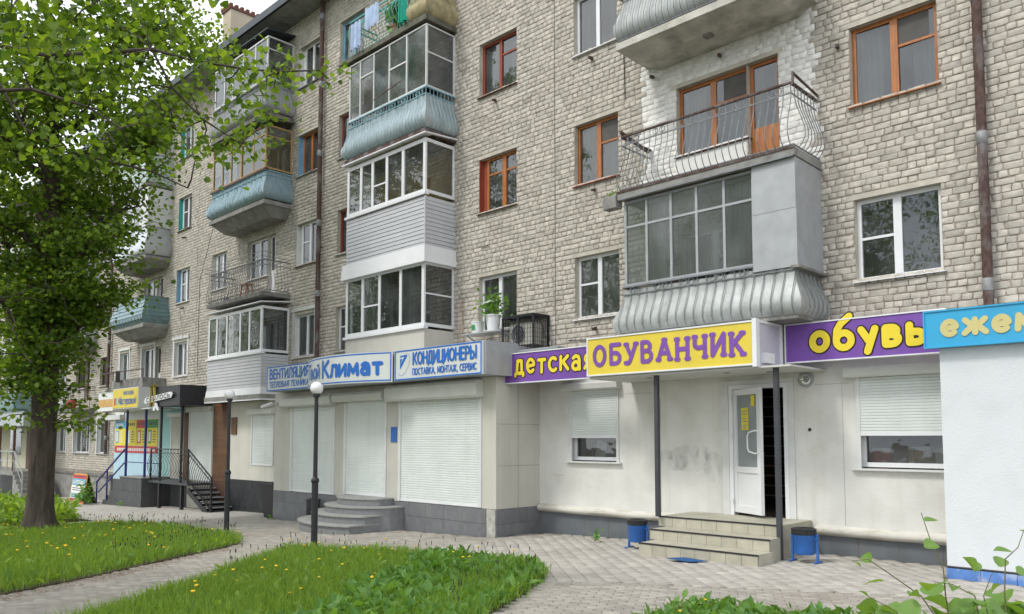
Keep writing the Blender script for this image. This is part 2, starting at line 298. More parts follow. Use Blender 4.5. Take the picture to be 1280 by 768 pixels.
# ------------------------------------------------------------------ lettering drawn as thick strokes
def arc(cx, cy, rx, ry, a0, a1, n=10): return [(cx + rx * math.cos(math.radians(a0 + (a1 - a0) * i / n)), cy + ry * math.sin(math.radians(a0 + (a1 - a0) * i / n))) for i in range(n + 1)]
O_ = lambda w: (w, [arc(w / 2, .5, w / 2, .5, 0, 360, 16)])
GL = {
'А': (.7, [[(0, 0), (.35, 1)], [(.7, 0), (.35, 1)], [(.14, .33), (.56, .33)]]),
'Б': (.58, [[(.52, 1), (0, 1), (0, 0), (.3, 0)] + arc(.3, .28, .28, .28, -90, 90) + [(0, .56)]]),
'В': (.58, [[(.28, 0), (0, 0), (0, 1), (.25, 1)] + arc(.25, .77, .24, .23, 90, -90) + [(0, .54)], [(.25, .54)] + arc(.28, .27, .28, .27, 90, -90)]),
'Г': (.5, [[(0, 0), (0, 1), (.5, 1)]]),
'Д': (.72, [[(0, -.16), (0, 0), (.72, 0), (.72, -.16)], [(.12, 0), (.2, 1), (.58, 1), (.58, 0)]]),
'Е': (.5, [[(.5, 1), (0, 1), (0, 0), (.5, 0)], [(0, .52), (.44, .52)]]),
'Ж': (.95, [[(.47, 0), (.47, 1)], [(0, 0), (.4, .52), (.02, 1)], [(.95, 0), (.55, .52), (.93, 1)]]),
'З': (.5, [arc(.24, .77, .24, .23, 150, -80), arc(.24, .27, .27, .27, 90, -150)]),
'И': (.6, [[(0, 1), (0, 0), (.6, 1), (.6, 0)]]),
'К': (.6, [[(0, 0), (0, 1)], [(.58, 1), (.04, .48)], [(.16, .58), (.6, 0)]]),
'Л': (.62, [[(0, 0), (.08, .02), (.17, .4), (.19, 1), (.62, 1), (.62, 0)]]),
'М': (.75, [[(0, 0), (.03, 1), (.375, .2), (.72, 1), (.75, 0)]]),
'Н': (.6, [[(0, 0), (0, 1)], [(.6, 0), (.6, 1)], [(0, .5), (.6, .5)]]),
'О': O_(.72), 'П': (.6, [[(0, 0), (0, 1), (.6, 1), (.6, 0)]]),
'Р': (.54, [[(0, 0), (0, 1), (.28, 1)] + arc(.28, .73, .26, .27, 90, -90) + [(0, .46)]]),
'С': (.62, [arc(.36, .5, .36, .5, 50, 310, 14)]),
'Т': (.62, [[(0, 1), (.62, 1)], [(.31, 1), (.31, 0)]]),
'У': (.62, [[(0, 1), (.32, .36)], [(.62, 1), (.26, .12), (.16, .01), (.03, .02)]]),
'Х': (.62, [[(0, 0), (.6, 1)], [(.62, 0), (.02, 1)]]),
'Ц': (.68, [[(0, 1), (0, 0), (.58, 0), (.58, 1)], [(.58, 0), (.7, 0), (.7, -.18)]]),
'Ч': (.56, [[(0, 1), (0, .68)] + arc(.22, .62, .22, .17, 180, 280, 5) + [(.56, .5)], [(.56, 1), (.56, 0)]]),
'Ы': (.8, [[(0, 1), (0, 0), (.22, 0)] + arc(.24, .28, .25, .28, -90, 90) + [(0, .56)], [(.8, 0), (.8, 1)]]),
'Ь': (.54, [[(0, 1), (0, 0), (.28, 0)] + arc(.28, .28, .26, .28, -90, 90) + [(0, .56)]]),
'Я': (.56, [[(.56, 0), (.56, 1), (.28, 1)] + arc(.28, .73, .26, .27, 90, 270) + [(.56, .46)], [(.25, .44), (0, 0)]]),
',': (.12, [[(.08, .06), (.02, -.15)]]), '.': (.1, [[(.04, 0), (.06, .03)]]),
'а': (.5, [arc(.22, .19, .21, .19, 0, 360, 12), [(.06, .58), (.22, .68), (.4, .62), (.46, .46), (.46, 0)]]),
'б': (.56, [arc(.28, .3, .28, .3, 0, 360, 14), [(.0, .3), (.03, .72), (.18, .98), (.5, 1.25)]]),
'в': (.46, [[(.24, 0), (0, 0), (0, .64), (.2, .64)] + arc(.2, .5, .19, .14, 90, -90, 6) + [(0, .36)], [(.2, .36)] + arc(.22, .18, .22, .18, 90, -90, 6)]),
'д': (.56, [[(-.02, -.13), (-.02, 0), (.56, 0), (.56, -.13)], [(.08, 0), (.16, .66), (.44, .66), (.46, 0)]]),
'е': (.52, [[(.03, .31), (.49, .36)] + arc(.26, .33, .25, .33, 10, 315, 14)]),
'ж': (.78, [[(.39, 0), (.39, .66)], [(0, 0), (.3, .34), (.02, .66)], [(.78, 0), (.48, .34), (.76, .66)]]),
'и': (.48, [[(0, .66), (0, 0), (.48, .66), (.48, 0)]]),
'й': (.48, [[(0, .66), (0, 0), (.48, .66), (.48, 0)], [(.12, .9), (.24, .83), (.36, .9)]]),
'к': (.48, [[(0, 0), (0, .66)], [(.46, .66), (.04, .32)], [(.14, .4), (.48, 0)]]),
'л': (.5, [[(0, 0), (.07, .02), (.13, .3), (.15, .66), (.5, .66), (.5, 0)]]),
'м': (.62, [[(0, 0), (.04, .66), (.31, .15), (.58, .66), (.62, 0)]]),
'н': (.46, [[(0, 0), (0, .66)], [(.46, 0), (.46, .66)], [(0, .34), (.46, .34)]]),
'о': (.56, [arc(.28, .33, .28, .33, 0, 360, 14)]),
'р': (.52, [[(0, -.25), (0, .66)], arc(.26, .33, .25, .33, 0, 360, 14)]),
'с': (.5, [arc(.28, .33, .28, .33, 50, 310, 12)]),
'т': (.46, [[(0, .64), (.46, .64)], [(.23, .64), (.23, 0)]]),
'у': (.5, [[(0, .66), (.27, .2)], [(.5, .66), (.22, -.22)]]),
'ы': (.68, [[(0, .66), (0, 0), (.2, 0)] + arc(.22, .2, .2, .2, -90, 90, 6) + [(0, .4)], [(.66, 0), (.66, .66)]]),
'ь': (.46, [[(0, .66), (0, 0), (.22, 0)] + arc(.24, .2, .21, .2, -90, 90, 6) + [(0, .4)]]),
'я': (.48, [[(.48, 0), (.48, .66), (.24, .66)] + arc(.24, .47, .2, .19, 90, 270, 6) + [(.48, .28)], [(.22, .28), (0, 0)]]),
' ': (.25, []), '-': (.35, [[(0, .45), (.35, .45)]]),
}
CNT = [0]
def stroke(mb, pts, w, fn, y, closed=False, round_=True):
    for i, (a, b) in enumerate(zip(pts[:-1], pts[1:])):
        dx, dz = b[0] - a[0], b[1] - a[1]; l = math.hypot(dx, dz)
        if l < 1e-6: continue
        nx, nz = -dz / l * w / 2, dx / l * w / 2; CNT[0] += 1; yy = y - (CNT[0] % 40) * .0001
        mb.add([fn(p[0], p[1], yy) for p in ((a[0] - nx, a[1] - nz), (b[0] - nx, b[1] - nz), (b[0] + nx, b[1] + nz), (a[0] + nx, a[1] + nz))], [(0, 1, 2, 3)])
    if round_:
        for p in pts:
            CNT[0] += 1; yy = y - (CNT[0] % 40) * .0001
            mb.add([fn(p[0] + w / 2 * math.cos(k * PI / 4 + .39), p[1] + w / 2 * math.sin(k * PI / 4 + .39), yy) for k in range(8)], [tuple(range(8))])
def text(parent, s, x, z, h, thick, fn, m, wscale=1, gap=.16, shear=0, outline=None, om=None, serif=False, join=None, wob=0, width=None):
    """letters on a surface fn(x, z, y) -> point; each letter its own mesh, or all joined into one called `join`"""
    if width:  # fit to a width
        tot = sum(GL[c][0] + gap for c in s) - gap; wscale = (width - thick) / (tot * h); x += thick / 2
    jm = MB() if join else None
    for i, c in enumerate(s):
        w, st = GL[c]
        if st:
            mb = jm or MB(); dz = wob * h * math.sin(i * 2.1)
            rot = wob * math.sin(i * 3.7)
            P = [[(x + (px + shear * pz) * h * wscale + rot * (pz - .3) * h * .6, z + pz * h + dz) for px, pz in pl] for pl in st]
            if serif:
                for pl in list(P):
                    for e in (pl[0], pl[-1]):
                        if len(pl) > 2 and pl[0] == pl[-1]: continue
                        ez = e[1]
                        if abs(ez - (z + dz)) < .06 * h or abs(ez - (z + h + dz)) < .06 * h: P.append([(e[0] - .075 * h, ez), (e[0] + .075 * h, ez)])
            if outline:
                mb.cm = 1
                for pl in P: stroke(mb, pl, thick + 2 * outline, fn, -.002)
                mb.cm = 0
            for pl in P: stroke(mb, pl, thick, fn, -.0075)
            if not jm: mb.build('letter', [m, om] if om else m, parent)
        x += (w + gap) * h * wscale
    if jm: jm.build(join, [m, om] if om else m, parent)
    return x

# ------------------------------------------------------------------ the apartment building
BX0, BX1, BZ1 = -62.0, 1.6, 15.0
WD = .20                                                 # depth of a window reveal
FL = [3.55, 6.36, 9.17, 11.98]                           # slab tops of the four upper storeys in view
SILL = [4.32, 7.13, 9.94, 12.75]; HEAD = [5.62, 8.43, 11.24, 14.05]
bld = thing('apartment_building', (-20, 0, -.3), 'long five-storey block of pale silicate brick with balconies, rising behind the shopfronts', 'building')
OPEN = []                                                # (x0,x1,z0,z1)
WIN = []                                                 # (x0,x1,z0,z1,style dict)
def W_(x0, x1, z0, z1, **k): OPEN.append((x0, x1, z0, z1)); WIN.append((x0, x1, z0, z1, k))
O_W = dict(m=M_orange, lay='TR'); W_W = dict(m=M_white, lay='L2')
# column A (right of the shoe-shop balconies)
W_(-4.71, -3.46, SILL[0], HEAD[0], m=M_white, lay='big_left', sillm=M_white)
W_(-4.71, -3.43, SILL[1], HEAD[1], m=M_orange, lay='big_right', sillm=M_orange, lab='orange varnished window with a mesh top light')
W_(-4.71, -3.43, SILL[2], HEAD[2], m=M_white, lay='L2')
W_(-4.71, -3.43, SILL[3], HEAD[3], m=M_white, lay='L2')
# column B (balconies over the shoe shop): window + door as one unit
for k in range(4): W_(-7.93, -6.5, SILL[k], HEAD[k] + .02, m=M_orange if k == 1 else M_white, lay='big_right', sillm=M_rust); W_(-6.49, -5.92, FL[k] + .08, HEAD[k] + .02, m=M_orange if k == 1 else M_white, lay='door')
for k, kw in enumerate([dict(m=M_white, lay='L2', sillm=M_white), dict(m=M_orange, lay='big_right', sillm=M_redw), dict(m=M_white, lay='V', sillm=M_white), dict(m=M_white, lay='V')]):
    W_(-10.43, -9.3, SILL[k], HEAD[k], **kw)
for k, kw in enumerate([dict(m=M_white, lay='L2', sillm=M_white), dict(m=M_orange, lay='mid', sillm=M_brownw, lab='orange-brown window with a red side board', side=M_redw), dict(m=M_redw, lay='right2', sillm=M_brownw), dict(m=M_white, lay='V')]):
    W_(-13.35, -12.13, SILL[k], HEAD[k], **kw)
for k in range(4): W_(-16.9, -15.5, SILL[k], HEAD[k], m=M_white if k < 2 else M_brownw, lay='V'); W_(-15.49, -14.85, FL[k] + .08, HEAD[k], m=M_white if k < 2 else M_brownw, lay='door')
for k, kw in enumerate([dict(m=M_white, lay='L2'), dict(m=M_redw, lay='V'), dict(m=M_redw, lay='V'), dict(m=M_blue, lay='V')]): W_(-19.3, -18.1, SILL[k], HEAD[k], **kw)
for k, kw in enumerate([dict(m=M_white, lay='V', sillm=M_white, surround=1), dict(m=M_white, lay='L2', sillm=M_brownw, side=M_offw), dict(m=M_orange, lay='V', sillm=M_iron, side=M_blue), dict(m=M_offw, lay='V', sillm=M_iron, side=M_offw)]): W_(-21.56, -20.42, SILL[k], HEAD[k], **kw)
for k in range(4):
    W_(-24.67, -23.32, SILL[k], HEAD[k], m=M_white if k != 2 else M_brownw, lay='V', sillm=M_white); W_(-23.31, -22.8, FL[k] + .08, HEAD[k], m=M_white if k != 2 else M_brownw, lay='door')
    W_(-27.3, -26.17, SILL[k], HEAD[k], m=M_white, lay='V', sillm=M_white, side=M_offw)
for k, kw in enumerate([dict(m=M_white, lay='V', sillm=M_white, surround=1), dict(m=M_white, lay='L2', sillm=M_white, side=M_blue), dict(m=M_white, lay='L2', sillm=M_brownw, side=M_teal), dict(m=M_offw, lay='V', side=M_teal)]): W_(-30.3, -29.15, SILL[k] - .1, HEAD[k] - .1, **kw)
for k in range(4):
    W_(-33.5, -32.2, SILL[k] - .1, HEAD[k] - .1, m=M_white, lay='V', surround=1 if k == 0 else 0); W_(-32.19, -31.6, FL[k] + .08, HEAD[k] - .1, m=M_white, lay='door')
    W_(-35.9, -34.85, SILL[k] - .1, HEAD[k] - .1, m=M_white, lay='V', surround=1 if k == 0 else 0)
    W_(-38.35, -37.3, SILL[k] - .1, HEAD[k] - .1, m=M_brownw if k == 0 else M_white, lay='V')
    W_(-41.6, -40.3, SILL[k] - .1, HEAD[k] - .1, m=M_brownw, lay='V'); W_(-40.29, -39.7, FL[k] + .08, HEAD[k] - .1, m=M_brownw, lay='door')
    W_(-44.2, -43.0, SILL[k] - .1, HEAD[k] - .1, m=M_white, lay='V')
    W_(-47.2, -46.0, SILL[k] - .1, HEAD[k] - .1, m=M_white, lay='V')
    W_(-51.0, -49.6, SILL[k] - .1, HEAD[k] - .1, m=M_white, lay='V')
    W_(-54.6, -53.4, SILL[k] - .1, HEAD[k] - .1, m=M_white, lay='V')
for x0, x1 in ((-44.15, -42.75), (-41.6, -39.4), (-38.4, -37.1)): W_(x0, x1, 1.2, 2.62, m=M_white, lay='V' if x1 != -39.4 else 'V3', surround=1)
GROUND_OPEN = [(-10.55, -9.3, 1.4, 2.83), (-6.93, -5.86, .55, 2.78), (-4.75, -3.3, 1.4, 2.8)]   # shoe shop: window, doorway, window
OPEN += GROUND_OPEN

def wall_mesh():
    mb = MB(); xs = sorted({BX0, BX1, *[v for o in OPEN for v in o[:2]]}); zs = sorted({-2.2, BZ1, *[v for o in OPEN for v in o[2:]]})
    for i in range(len(xs) - 1):
        xm = (xs[i] + xs[i + 1]) / 2; col = [o for o in OPEN if o[0] < xm < o[1]]; z = zs[0]; 
        segs = []; cur = zs[0]
        for o in sorted(col, key=lambda o: o[2]):
            segs.append((cur, o[2])); cur = o[3]
        segs.append((cur, zs[-1]))
        for a, b in segs:
            if b > a: mb.quad((xs[i], 0, a), (xs[i + 1], 0, a), (xs[i + 1], 0, b), (xs[i], 0, b))
    mb.quad((BX1, 0, -2.2), (BX1, 9, -2.2), (BX1, 9, BZ1), (BX1, 0, BZ1)); mb.quad((BX0, 0, -2.2), (BX0, 9, -2.2), (BX0, 9, BZ1), (BX0, 0, BZ1))
    mb.quad((BX0, 9, -2.2), (BX1, 9, -2.2), (BX1, 9, BZ1), (BX0, 9, BZ1))
    return mb
wall = wall_mesh().build('wall', M_mortar, bld)
for x0, x1, z0, z1 in OPEN:
    rv = MB(); rm = MB(); lt = MB()
    rv.quad((x0, -.004, z0), (x0, WD, z0), (x0, WD, z1), (x0, -.004, z1)); rv.quad((x1, -.004, z0), (x1, WD, z0), (x1, WD, z1), (x1, -.004, z1))
    rv.quad((x0, -.004, z1), (x1, -.004, z1), (x1, WD, z1), (x0, WD, z1)); rv.quad((x0, -.004, z0), (x1, -.004, z0), (x1, WD, z0), (x0, WD, z0))
    if (x0, x1, z0, z1) not in GROUND_OPEN:
        a, b, c, d, Y1 = x0 - .3, x1 + .3, z0 - .5, z1 + .2, 1.6
        rm.quad((a, Y1, c), (b, Y1, c), (b, Y1, d), (a, Y1, d)); rm.quad((a, WD, c), (a, Y1, c), (a, Y1, d), (a, WD, d)); rm.quad((b, WD, c), (b, Y1, c), (b, Y1, d), (b, WD, d))
        rm.quad((a, WD, d), (b, WD, d), (b, Y1, d), (a, Y1, d)); rm.quad((a, WD, c), (b, WD, c), (b, Y1, c), (a, Y1, c))
        o_ = rv.build('window_reveal', M_offw if any(w[:4] == (x0, x1, z0, z1) and w[4].get('surround') for w in WIN) else M_reveal, bld); rm.build('room', M_room, o_)
        if z0 > 3: isd = any(abs(x0 - o2[1]) < .02 and o2[3] == z1 for o2 in OPEN); lt.box(x0 + .11 if isd else x0 - .12, x1 + .1, -.012, .01, z1 + .0, z1 + .085); lt.build('lintel', M_reveal, o_)

# ---- bricks: alternate courses of stretchers and headers, cut at the openings
PITCH = .1041
SEAMS = [-10.98, -28.5, -45.6]
PAINT = (-8.72, -5.27, FL[1] - .1, 9.05)
def brick_list():
    out = []; z = .2; r = 0
    CL = [(x0 - (.0), x1, z0, z1 + .09) for x0, x1, z0, z1 in OPEN]           # a lintel strip above each opening
    while z < BZ1 - .03:
        hb = PITCH - .013; head = r % 2; x = BX1 - rng.random() * .2
        rows = [o for o in CL if o[2] < z + hb * .6 and o[3] > z + hb * .4]
        while x > BX0:
            if rng.random() < .1: head_ = 1 - head
            else: head_ = head
            L = (.118 if head_ else .245) * (1 + rng.normal() * .035); a, b = x - L, x
            x = a - .013 - abs(rng.normal()) * .004
            zc = z + rng.normal() * .0025
            pcs = [(a, b)]
            for o in rows:
                q = []
                for s0, s1 in pcs:
                    if s1 <= o[0] or s0 >= o[1]: q.append((s0, s1)); continue
                    if s0 < o[0] - .03: q.append((s0, o[0] - .006))
                    if s1 > o[1] + .03: q.append((o[1] + .006, s1))
                pcs = q
            for sm in SEAMS:
                q = []
                for s0, s1 in pcs:
                    if s1 < sm - .012 or s0 > sm + .012: q.append((s0, s1)); continue
                    if s0 < sm - .04: q.append((s0, sm - .014))
                    if s1 > sm + .04: q.append((sm + .014, s1))
                pcs = q
            for s0, s1 in pcs:
                if s1 - s0 < .03: continue
                if s0 > -11.4 and zc < 3.35: continue
                if -31 < s0 < -11.4 and zc < 2.9: continue
                if -36.4 < s0 <= -31 and zc < 3: continue
                if s0 < -36.4 and zc < .33: continue
                out.append((s0, s1, zc, zc + hb * (1 + rng.normal() * .02)))
        z += PITCH; r += 1
    return out
BR = brick_list()
CY, SY = math.cos(math.radians(44.257)), math.sin(math.radians(44.257)); CP, SP = math.cos(math.radians(3.987)), math.sin(math.radians(3.987))
def view(x, y, z):
    y += DIST; z -= EYE; f = -x * SY + y * CY; r = x * CY + y * SY; d = f * CP + z * SP; b = -f * SP + z * CP
    return 640 + 990 * r / d, 480 - 990 * b / d, d
def in_paint(b): return PAINT[0] < (b[0] + b[1]) / 2 < PAINT[1] and PAINT[2] < b[2] < PAINT[3]
def brick_cloud(bs, hi):
    n = len(bs); A = np.array(bs); x0, x1, z0, z1 = A.T
    c = .008
    if hi:
        ring = lambda i, y: np.stack([np.stack([x0 + i + c, y, z0 + i], 1), np.stack([x1 - i - c, y, z0 + i], 1), np.stack([x1 - i, y, z0 + i + c], 1), np.stack([x1 - i, y, z1 - i - c], 1),
                                      np.stack([x1 - i - c, y, z1 - i], 1), np.stack([x0 + i + c, y, z1 - i], 1), np.stack([x0 + i, y, z1 - i - c], 1), np.stack([x0 + i, y, z0 + i + c], 1)], 1); k = 8
    else:
        ring = lambda i, y: np.stack([np.stack([x0 + i, y, z0 + i], 1), np.stack([x1 - i, y, z0 + i], 1), np.stack([x1 - i, y, z1 - i], 1), np.stack([x0 + i, y, z1 - i], 1)], 1); k = 4
    e = np.zeros(n); pr = rng.normal(size=n) * .002
    R = [ring(0, e + .01), ring(0, e - .007 + pr), ring(.004, e - .0115 + pr)]
    j = (1 if hi else .55) * rng.normal(size=(n, k, 3)) * np.array([.0045, .0, .0032]); R[1] = R[1] + j; R[2] = R[2] + j + rng.normal(size=(n, k, 3)) * .0012; R[0] = R[0] + j
    V = np.concatenate(R, 1); base = np.arange(n)[:, None, None] * (3 * k); F = []
    for a in range(2):
        for i in range(k): F.append((a * k + i, a * k + (i + 1) % k, (a + 1) * k + (i + 1) % k, (a + 1) * k + i))
    if k == 8: F += [(16, 17, 18, 23), (23, 18, 19, 22), (22, 19, 20, 21)]
    else: F += [(8, 9, 10, 11)]
    return V.reshape(-1, 3), (base + np.array(F)[None]).reshape(-1, 4)
vis = []
for i, b in enumerate(BR):
    if b[0] > -9.2 and b[0] < -2.3 and b[2] > 3.4 and b[2] < 9.6:
        u, v, d = view((b[0] + b[1]) / 2, 0, b[2])
        if 0 < u < 1275 and 2 < v and not (-8.7 < b[0] < -5.1 and (b[2] < 6.5 or b[2] > 9)) and not (b[2] < 3.62) and not in_paint(b): vis.append((d / (b[1] - b[0]) ** .5, i))
vis.sort(); near = set(i for _, i in vis[:300])
# the 300 largest in view: each an object, sharing a few meshes
def single(L, name):
    V, F = brick_cloud([(-L / 2, L / 2, -.0455, .0455)], True); me = npmesh(name, V, F, M_brick); m = me.data; bpy.data.objects.remove(me); return m
VARI = {k: [single(L, 'brick') for _ in range(8)] for k, L in ((0, .245), (1, .118))}
for i in sorted(near):
    b = BR[i]; L = b[1] - b[0]; k = 0 if L > .18 else 1; o = bpy.data.objects.new('brick', random.choice(VARI[k])); COL.objects.link(o); o.parent = wall
    o.location = ((b[0] + b[1]) / 2 + 20, rng.normal() * .002, (b[2] + b[3]) / 2 + .3); o.scale = (L / (.245 if k == 0 else .118), 1, (b[3] - b[2]) / .091)
rest = [b for i, b in enumerate(BR) if i not in near]
P_ = [b for b in rest if in_paint(b)]; hi = [b for b in rest if not in_paint(b) and b[0] > -15]; lo = [b for b in rest if b[0] <= -15]
for nm, bs, h_, m_ in (('painted_bricks', P_, True, M_wbrick), ('bricks', hi, True, M_brick), ('bricks', lo, False, M_brick)):
    V, F = brick_cloud(bs, h_); o = npmesh(nm, V, F, m_, wall); o['kind'] = 'stuff'
# lintel strips and painted mortar
MB().box(PAINT[0], PAINT[1], -.006, -.001, PAINT[2], PAINT[3] + .05).build('whitewash', M_wbrick, bld) if 0 else None
pw = MB(); xs = [PAINT[0], -7.93, -6.5, -6.49, -5.92, PAINT[1]]
pw.quad((PAINT[0], -.003, PAINT[2]), (-7.94, -.003, PAINT[2]), (-7.94, -.003, PAINT[3]), (PAINT[0], -.003, PAINT[3])); pw.quad((-5.91, -.003, PAINT[2]), (PAINT[1], -.003, PAINT[2]), (PAINT[1], -.003, PAINT[3]), (-5.91, -.003, PAINT[3]))
pw.quad((-7.94, -.003, HEAD[1] + .03), (-5.91, -.003, HEAD[1] + .03), (-5.91, -.003, PAINT[3]), (-7.94, -.003, PAINT[3])); pw.quad((-7.94, -.003, PAINT[2]), (-6.5, -.003, PAINT[2]), (-6.5, -.003, SILL[1]), (-7.94, -.003, SILL[1]))
pw.build('whitewash', M_wbrick, bld)
MB().box(-7.95, -6.51, -.03, -.004, FL[1], SILL[1] - .05).build('smooth_white_parapet_panel', mat('white_plaster', (.7, .7, .67), .9, .05, 3, dirt=.2, dcol=(.5, .48, .42)), bld)
for sm in SEAMS: MB().box(sm - .012, sm + .012, -.003, .02, 3, BZ1).build('expansion_joint', M_void, bld)

# ---- windows
def frame_bars(mb, x0, x1, z0, z1, lay, y=.1, t=.06, d=.05):
    mb.box(x0, x0 + t, y, y + d, z0, z1); mb.box(x1 - t, x1, y, y + d, z0, z1); mb.box(x0 + t, x1 - t, y, y + d, z0, z0 + t); mb.box(x0 + t, x1 - t, y, y + d, z1 - t, z1)
    w = x1 - x0; h = z1 - z0; yi = y + .008; dd = d - .02; q = .045; xs = [x0 + t, x1 - t]
    def V(x, za=None, zb=None, tt=t): mb.box(x - tt / 2, x + tt / 2, y - .004, y + d, za or z0 + t, zb or z1 - t)
    def H(z, xa, xb): mb.box(xa, xb, yi, yi + dd, z - .02, z + .02)
    m = x0 + w * .5
    if lay == 'V': V(m, tt=.09)
    elif lay == 'V3': V(x0 + w * .34); V(x0 + w * .67)
    elif lay == 'L2': V(m, tt=.1); H(z0 + h * .56, x0 + t, m - .05)
    elif lay == 'big_left': V(m - .02, tt=.12); H(z0 + h * .52, x0 + t, m - .08)
    elif lay == 'big_right': V(m, tt=.11); H(z0 + h * .62, m + .055, x1 - t)
    elif lay == 'TR': V(m, tt=.11); H(z0 + h * .66, m + .05, x1 - t)
    elif lay == 'right2': V(m, tt=.08); H(z0 + h * .68, m, x1 - t)
    elif lay == 'mid': V(m + .04, tt=.12); H(z0 + h * .7, x0 + t, x1 - t)
    return m
pane_specs = []
for x0, x1, z0, z1, k in WIN:
    m = k['m']; mb = MB(); lay = k['lay']; door = lay == 'door'
    xa = x0 + (.16 if k.get('side') else 0)
    mid = frame_bars(mb, xa + .003, x1 - .003, z0 + .003, z1 - .003, lay)
    if door: mb.box(xa + .06, x1 - .06, .11, .15, z0 + .06, z0 + .85)
    nearw = x1 > -31 or z1 < 3
    w = mb.build('window' if not door else 'balcony_door', m, bld, label=k.get('lab'))
    pb = .06; zb = z0 + (.85 if door else pb)
    split = [(xa + pb, x1 - pb)] if door or lay == 'V3' else [(xa + pb, mid - .03), (mid + .03, x1 - pb)]
    for a, b in split:
        tilt = rng.normal() * .004
        MB().quad((a, .13 + tilt, zb), (b, .13 - tilt, zb), (b, .13 - tilt, z1 - pb), (a, .13 + tilt, z1 - pb)).build('pane', M_glass, w)
    if k.get('lay') in ('big_right', 'TR') and m is M_orange: MB().quad((mid + .05, .126, z0 + (z1 - z0) * .64), (x1 - pb, .126, z0 + (z1 - z0) * .64), (x1 - pb, .126, z1 - pb), (mid + .05, .126, z1 - pb)).build('mesh_screen', mat('fly_screen', (.1, .095, .09), .9), w)
    if not door:
        sm = k.get('sillm', M_iron); MB().hexa([(x0 - .04, -.07, z0 - .035), (x1 + .04, -.07, z0 - .035), (x1 + .04, .1, z0 - .01), (x0 - .04, .1, z0 - .01), (x0 - .04, -.07, z0 - .02), (x1 + .04, -.07, z0 - .02), (x1 + .04, .1, z0 + .008), (x0 - .04, .1, z0 + .008)]).build('sill', sm, w)
    if k.get('side'): MB().quad((x0 + .004, 0, z0 + .01), (x0 + .004, .16, z0 + .01), (x0 + .004, .16, z1 - .01), (x0 + .004, 0, z1 - .01)).box(x0 + .006, xa + .0, .12, .15, z0 + .01, z1 - .01).build('painted_reveal', k['side'], w)
    if k.get('surround'):
        s = MB(); s.box(x0 - .13, x0 - .0, -.03, -.0141, z0 - .05, z1 + .1); s.box(x1, x1 + .1, -.03, -.0141, z0 - .05, z1 + .1); s.box(x0 - .16, x1 + .14, -.06, -.0141, z1 + .1, z1 + .2); s.build('white_surround', M_offw, w)
    # curtains
    if rng.random() < .7 or m is M_orange:
        ch = rng.random() if m is not M_orange else .5; n = 24; cm_ = M_curtain if rng.random() < .85 else M_curty
        parts = [(xa, x1)] if ch < .25 else ([(xa, xa + (x1 - xa) * .33), (x1 - (x1 - xa) * .33, x1)] if ch < .8 else [(xa, mid or (xa + x1) / 2)])
        zc = z0 if ch < .75 else z0 + (z1 - z0) * .35
        for a, b in parts:
            MB().grid([[(a + (b - a) * i / n, .26 + .03 * math.sin(i * 1.9 + a) + .01 * math.sin(i * .7), zz) for i in range(n + 1)] for zz in (zc, z1)]).build('curtain', cm_, w)
# roof edge
ev = MB(); ev.box(BX0, BX1 + .3, -.82, .0, 15.0, 15.12); ev.build('eaves_slab', M_conc, bld)
for i in range(38): MB().box(BX1 + .3 - 1.68 * (i + 1) + .01, BX1 + .3 - 1.68 * i, -.81, -.0, 14.975, 14.999).build('eaves_panel', M_conc, bld) if i > 10 else None
MB().box(BX0, BX1 + .35, -.9, -.825, 14.98, 15.2).build('gutter', M_roof, bld)
MB().hexa([(BX0, -.88, 15.21), (BX1 + .3, -.88, 15.21), (BX1 + .3, 9, 15.2), (BX0, 9, 15.2), (BX0, -.88, 15.24), (BX1 + .3, -.88, 15.24), (BX1 + .3, 5, 16.3), (BX0, 5, 16.3)]).build('roof', M_roof, bld)
ch = MB(); ch.box(-28.15, -27.5, .55, 2.0, 15.2, 17.95); c_ = ch.build('chimney_stack', mat('beige_render', (.42, .36, .27), .9, .08, 2), bld)
t_ = MB(); t_.box(-28.2, -27.45, .5, 2.05, 17.95, 18.03)
for i in range(7): t_.box(-28.22, -27.43, .48 + i * .22, .6 + i * .22, 18.03, 18.13)
t_.build('chimney_cap', mat('red_brown_brick', (.16, .07, .05), .9), c_)
# plinth and ledge of the brick wall at the far left
MB().box(-46, -36.3, -.1, -.001, -2, .22).build('rendered_plinth', M_conc, bld); MB().box(-46, -36.3, -.16, -.0, .22, .32).build('plinth_ledge', M_concd, bld)
# down pipes
for x, zb, zt in ((-2.87, 3.5, 15), (-20.1, 4.0, 15), (-36.95, 1.2, 15)):
    p = MB(); p.tube([(x, -.13, zt), (x, -.13, zb)], .068, 10); pp = p.build('down_pipe', M_rust, bld, smooth=60)
    z = zt - .5
    while z > zb: MB().lathe((x, -.13, z), [(.069, -.09), (.078, -.08), (.078, .08), (.069, .09)], 10).build('pipe_joint', mat('dull_zinc_joint', (.25, .25, .25), .6, .3, 9), pp, smooth=60); z -= 2.1
    for z in np.arange(zb + .7, zt, 2.8): MB().bar((x, -.05, z), (x, .02, z), .02).build('pipe_bracket', M_rust, pp)
# iron stubs sticking out under the windows
for x, z in ((-9.9, 6.95), (-9.9, 4.1), (-12.8, 9.72), (-9.95, 9.75), (-29.6, 6.8), (-29.6, 9.5), (-4.9, 8.2), (-8.45, 8.85), (-7.0, 8.78)):
    MB().bar((x, 0, z), (x + .05, -.16, z - .05), .05).build('iron_stub', M_rust, bld)
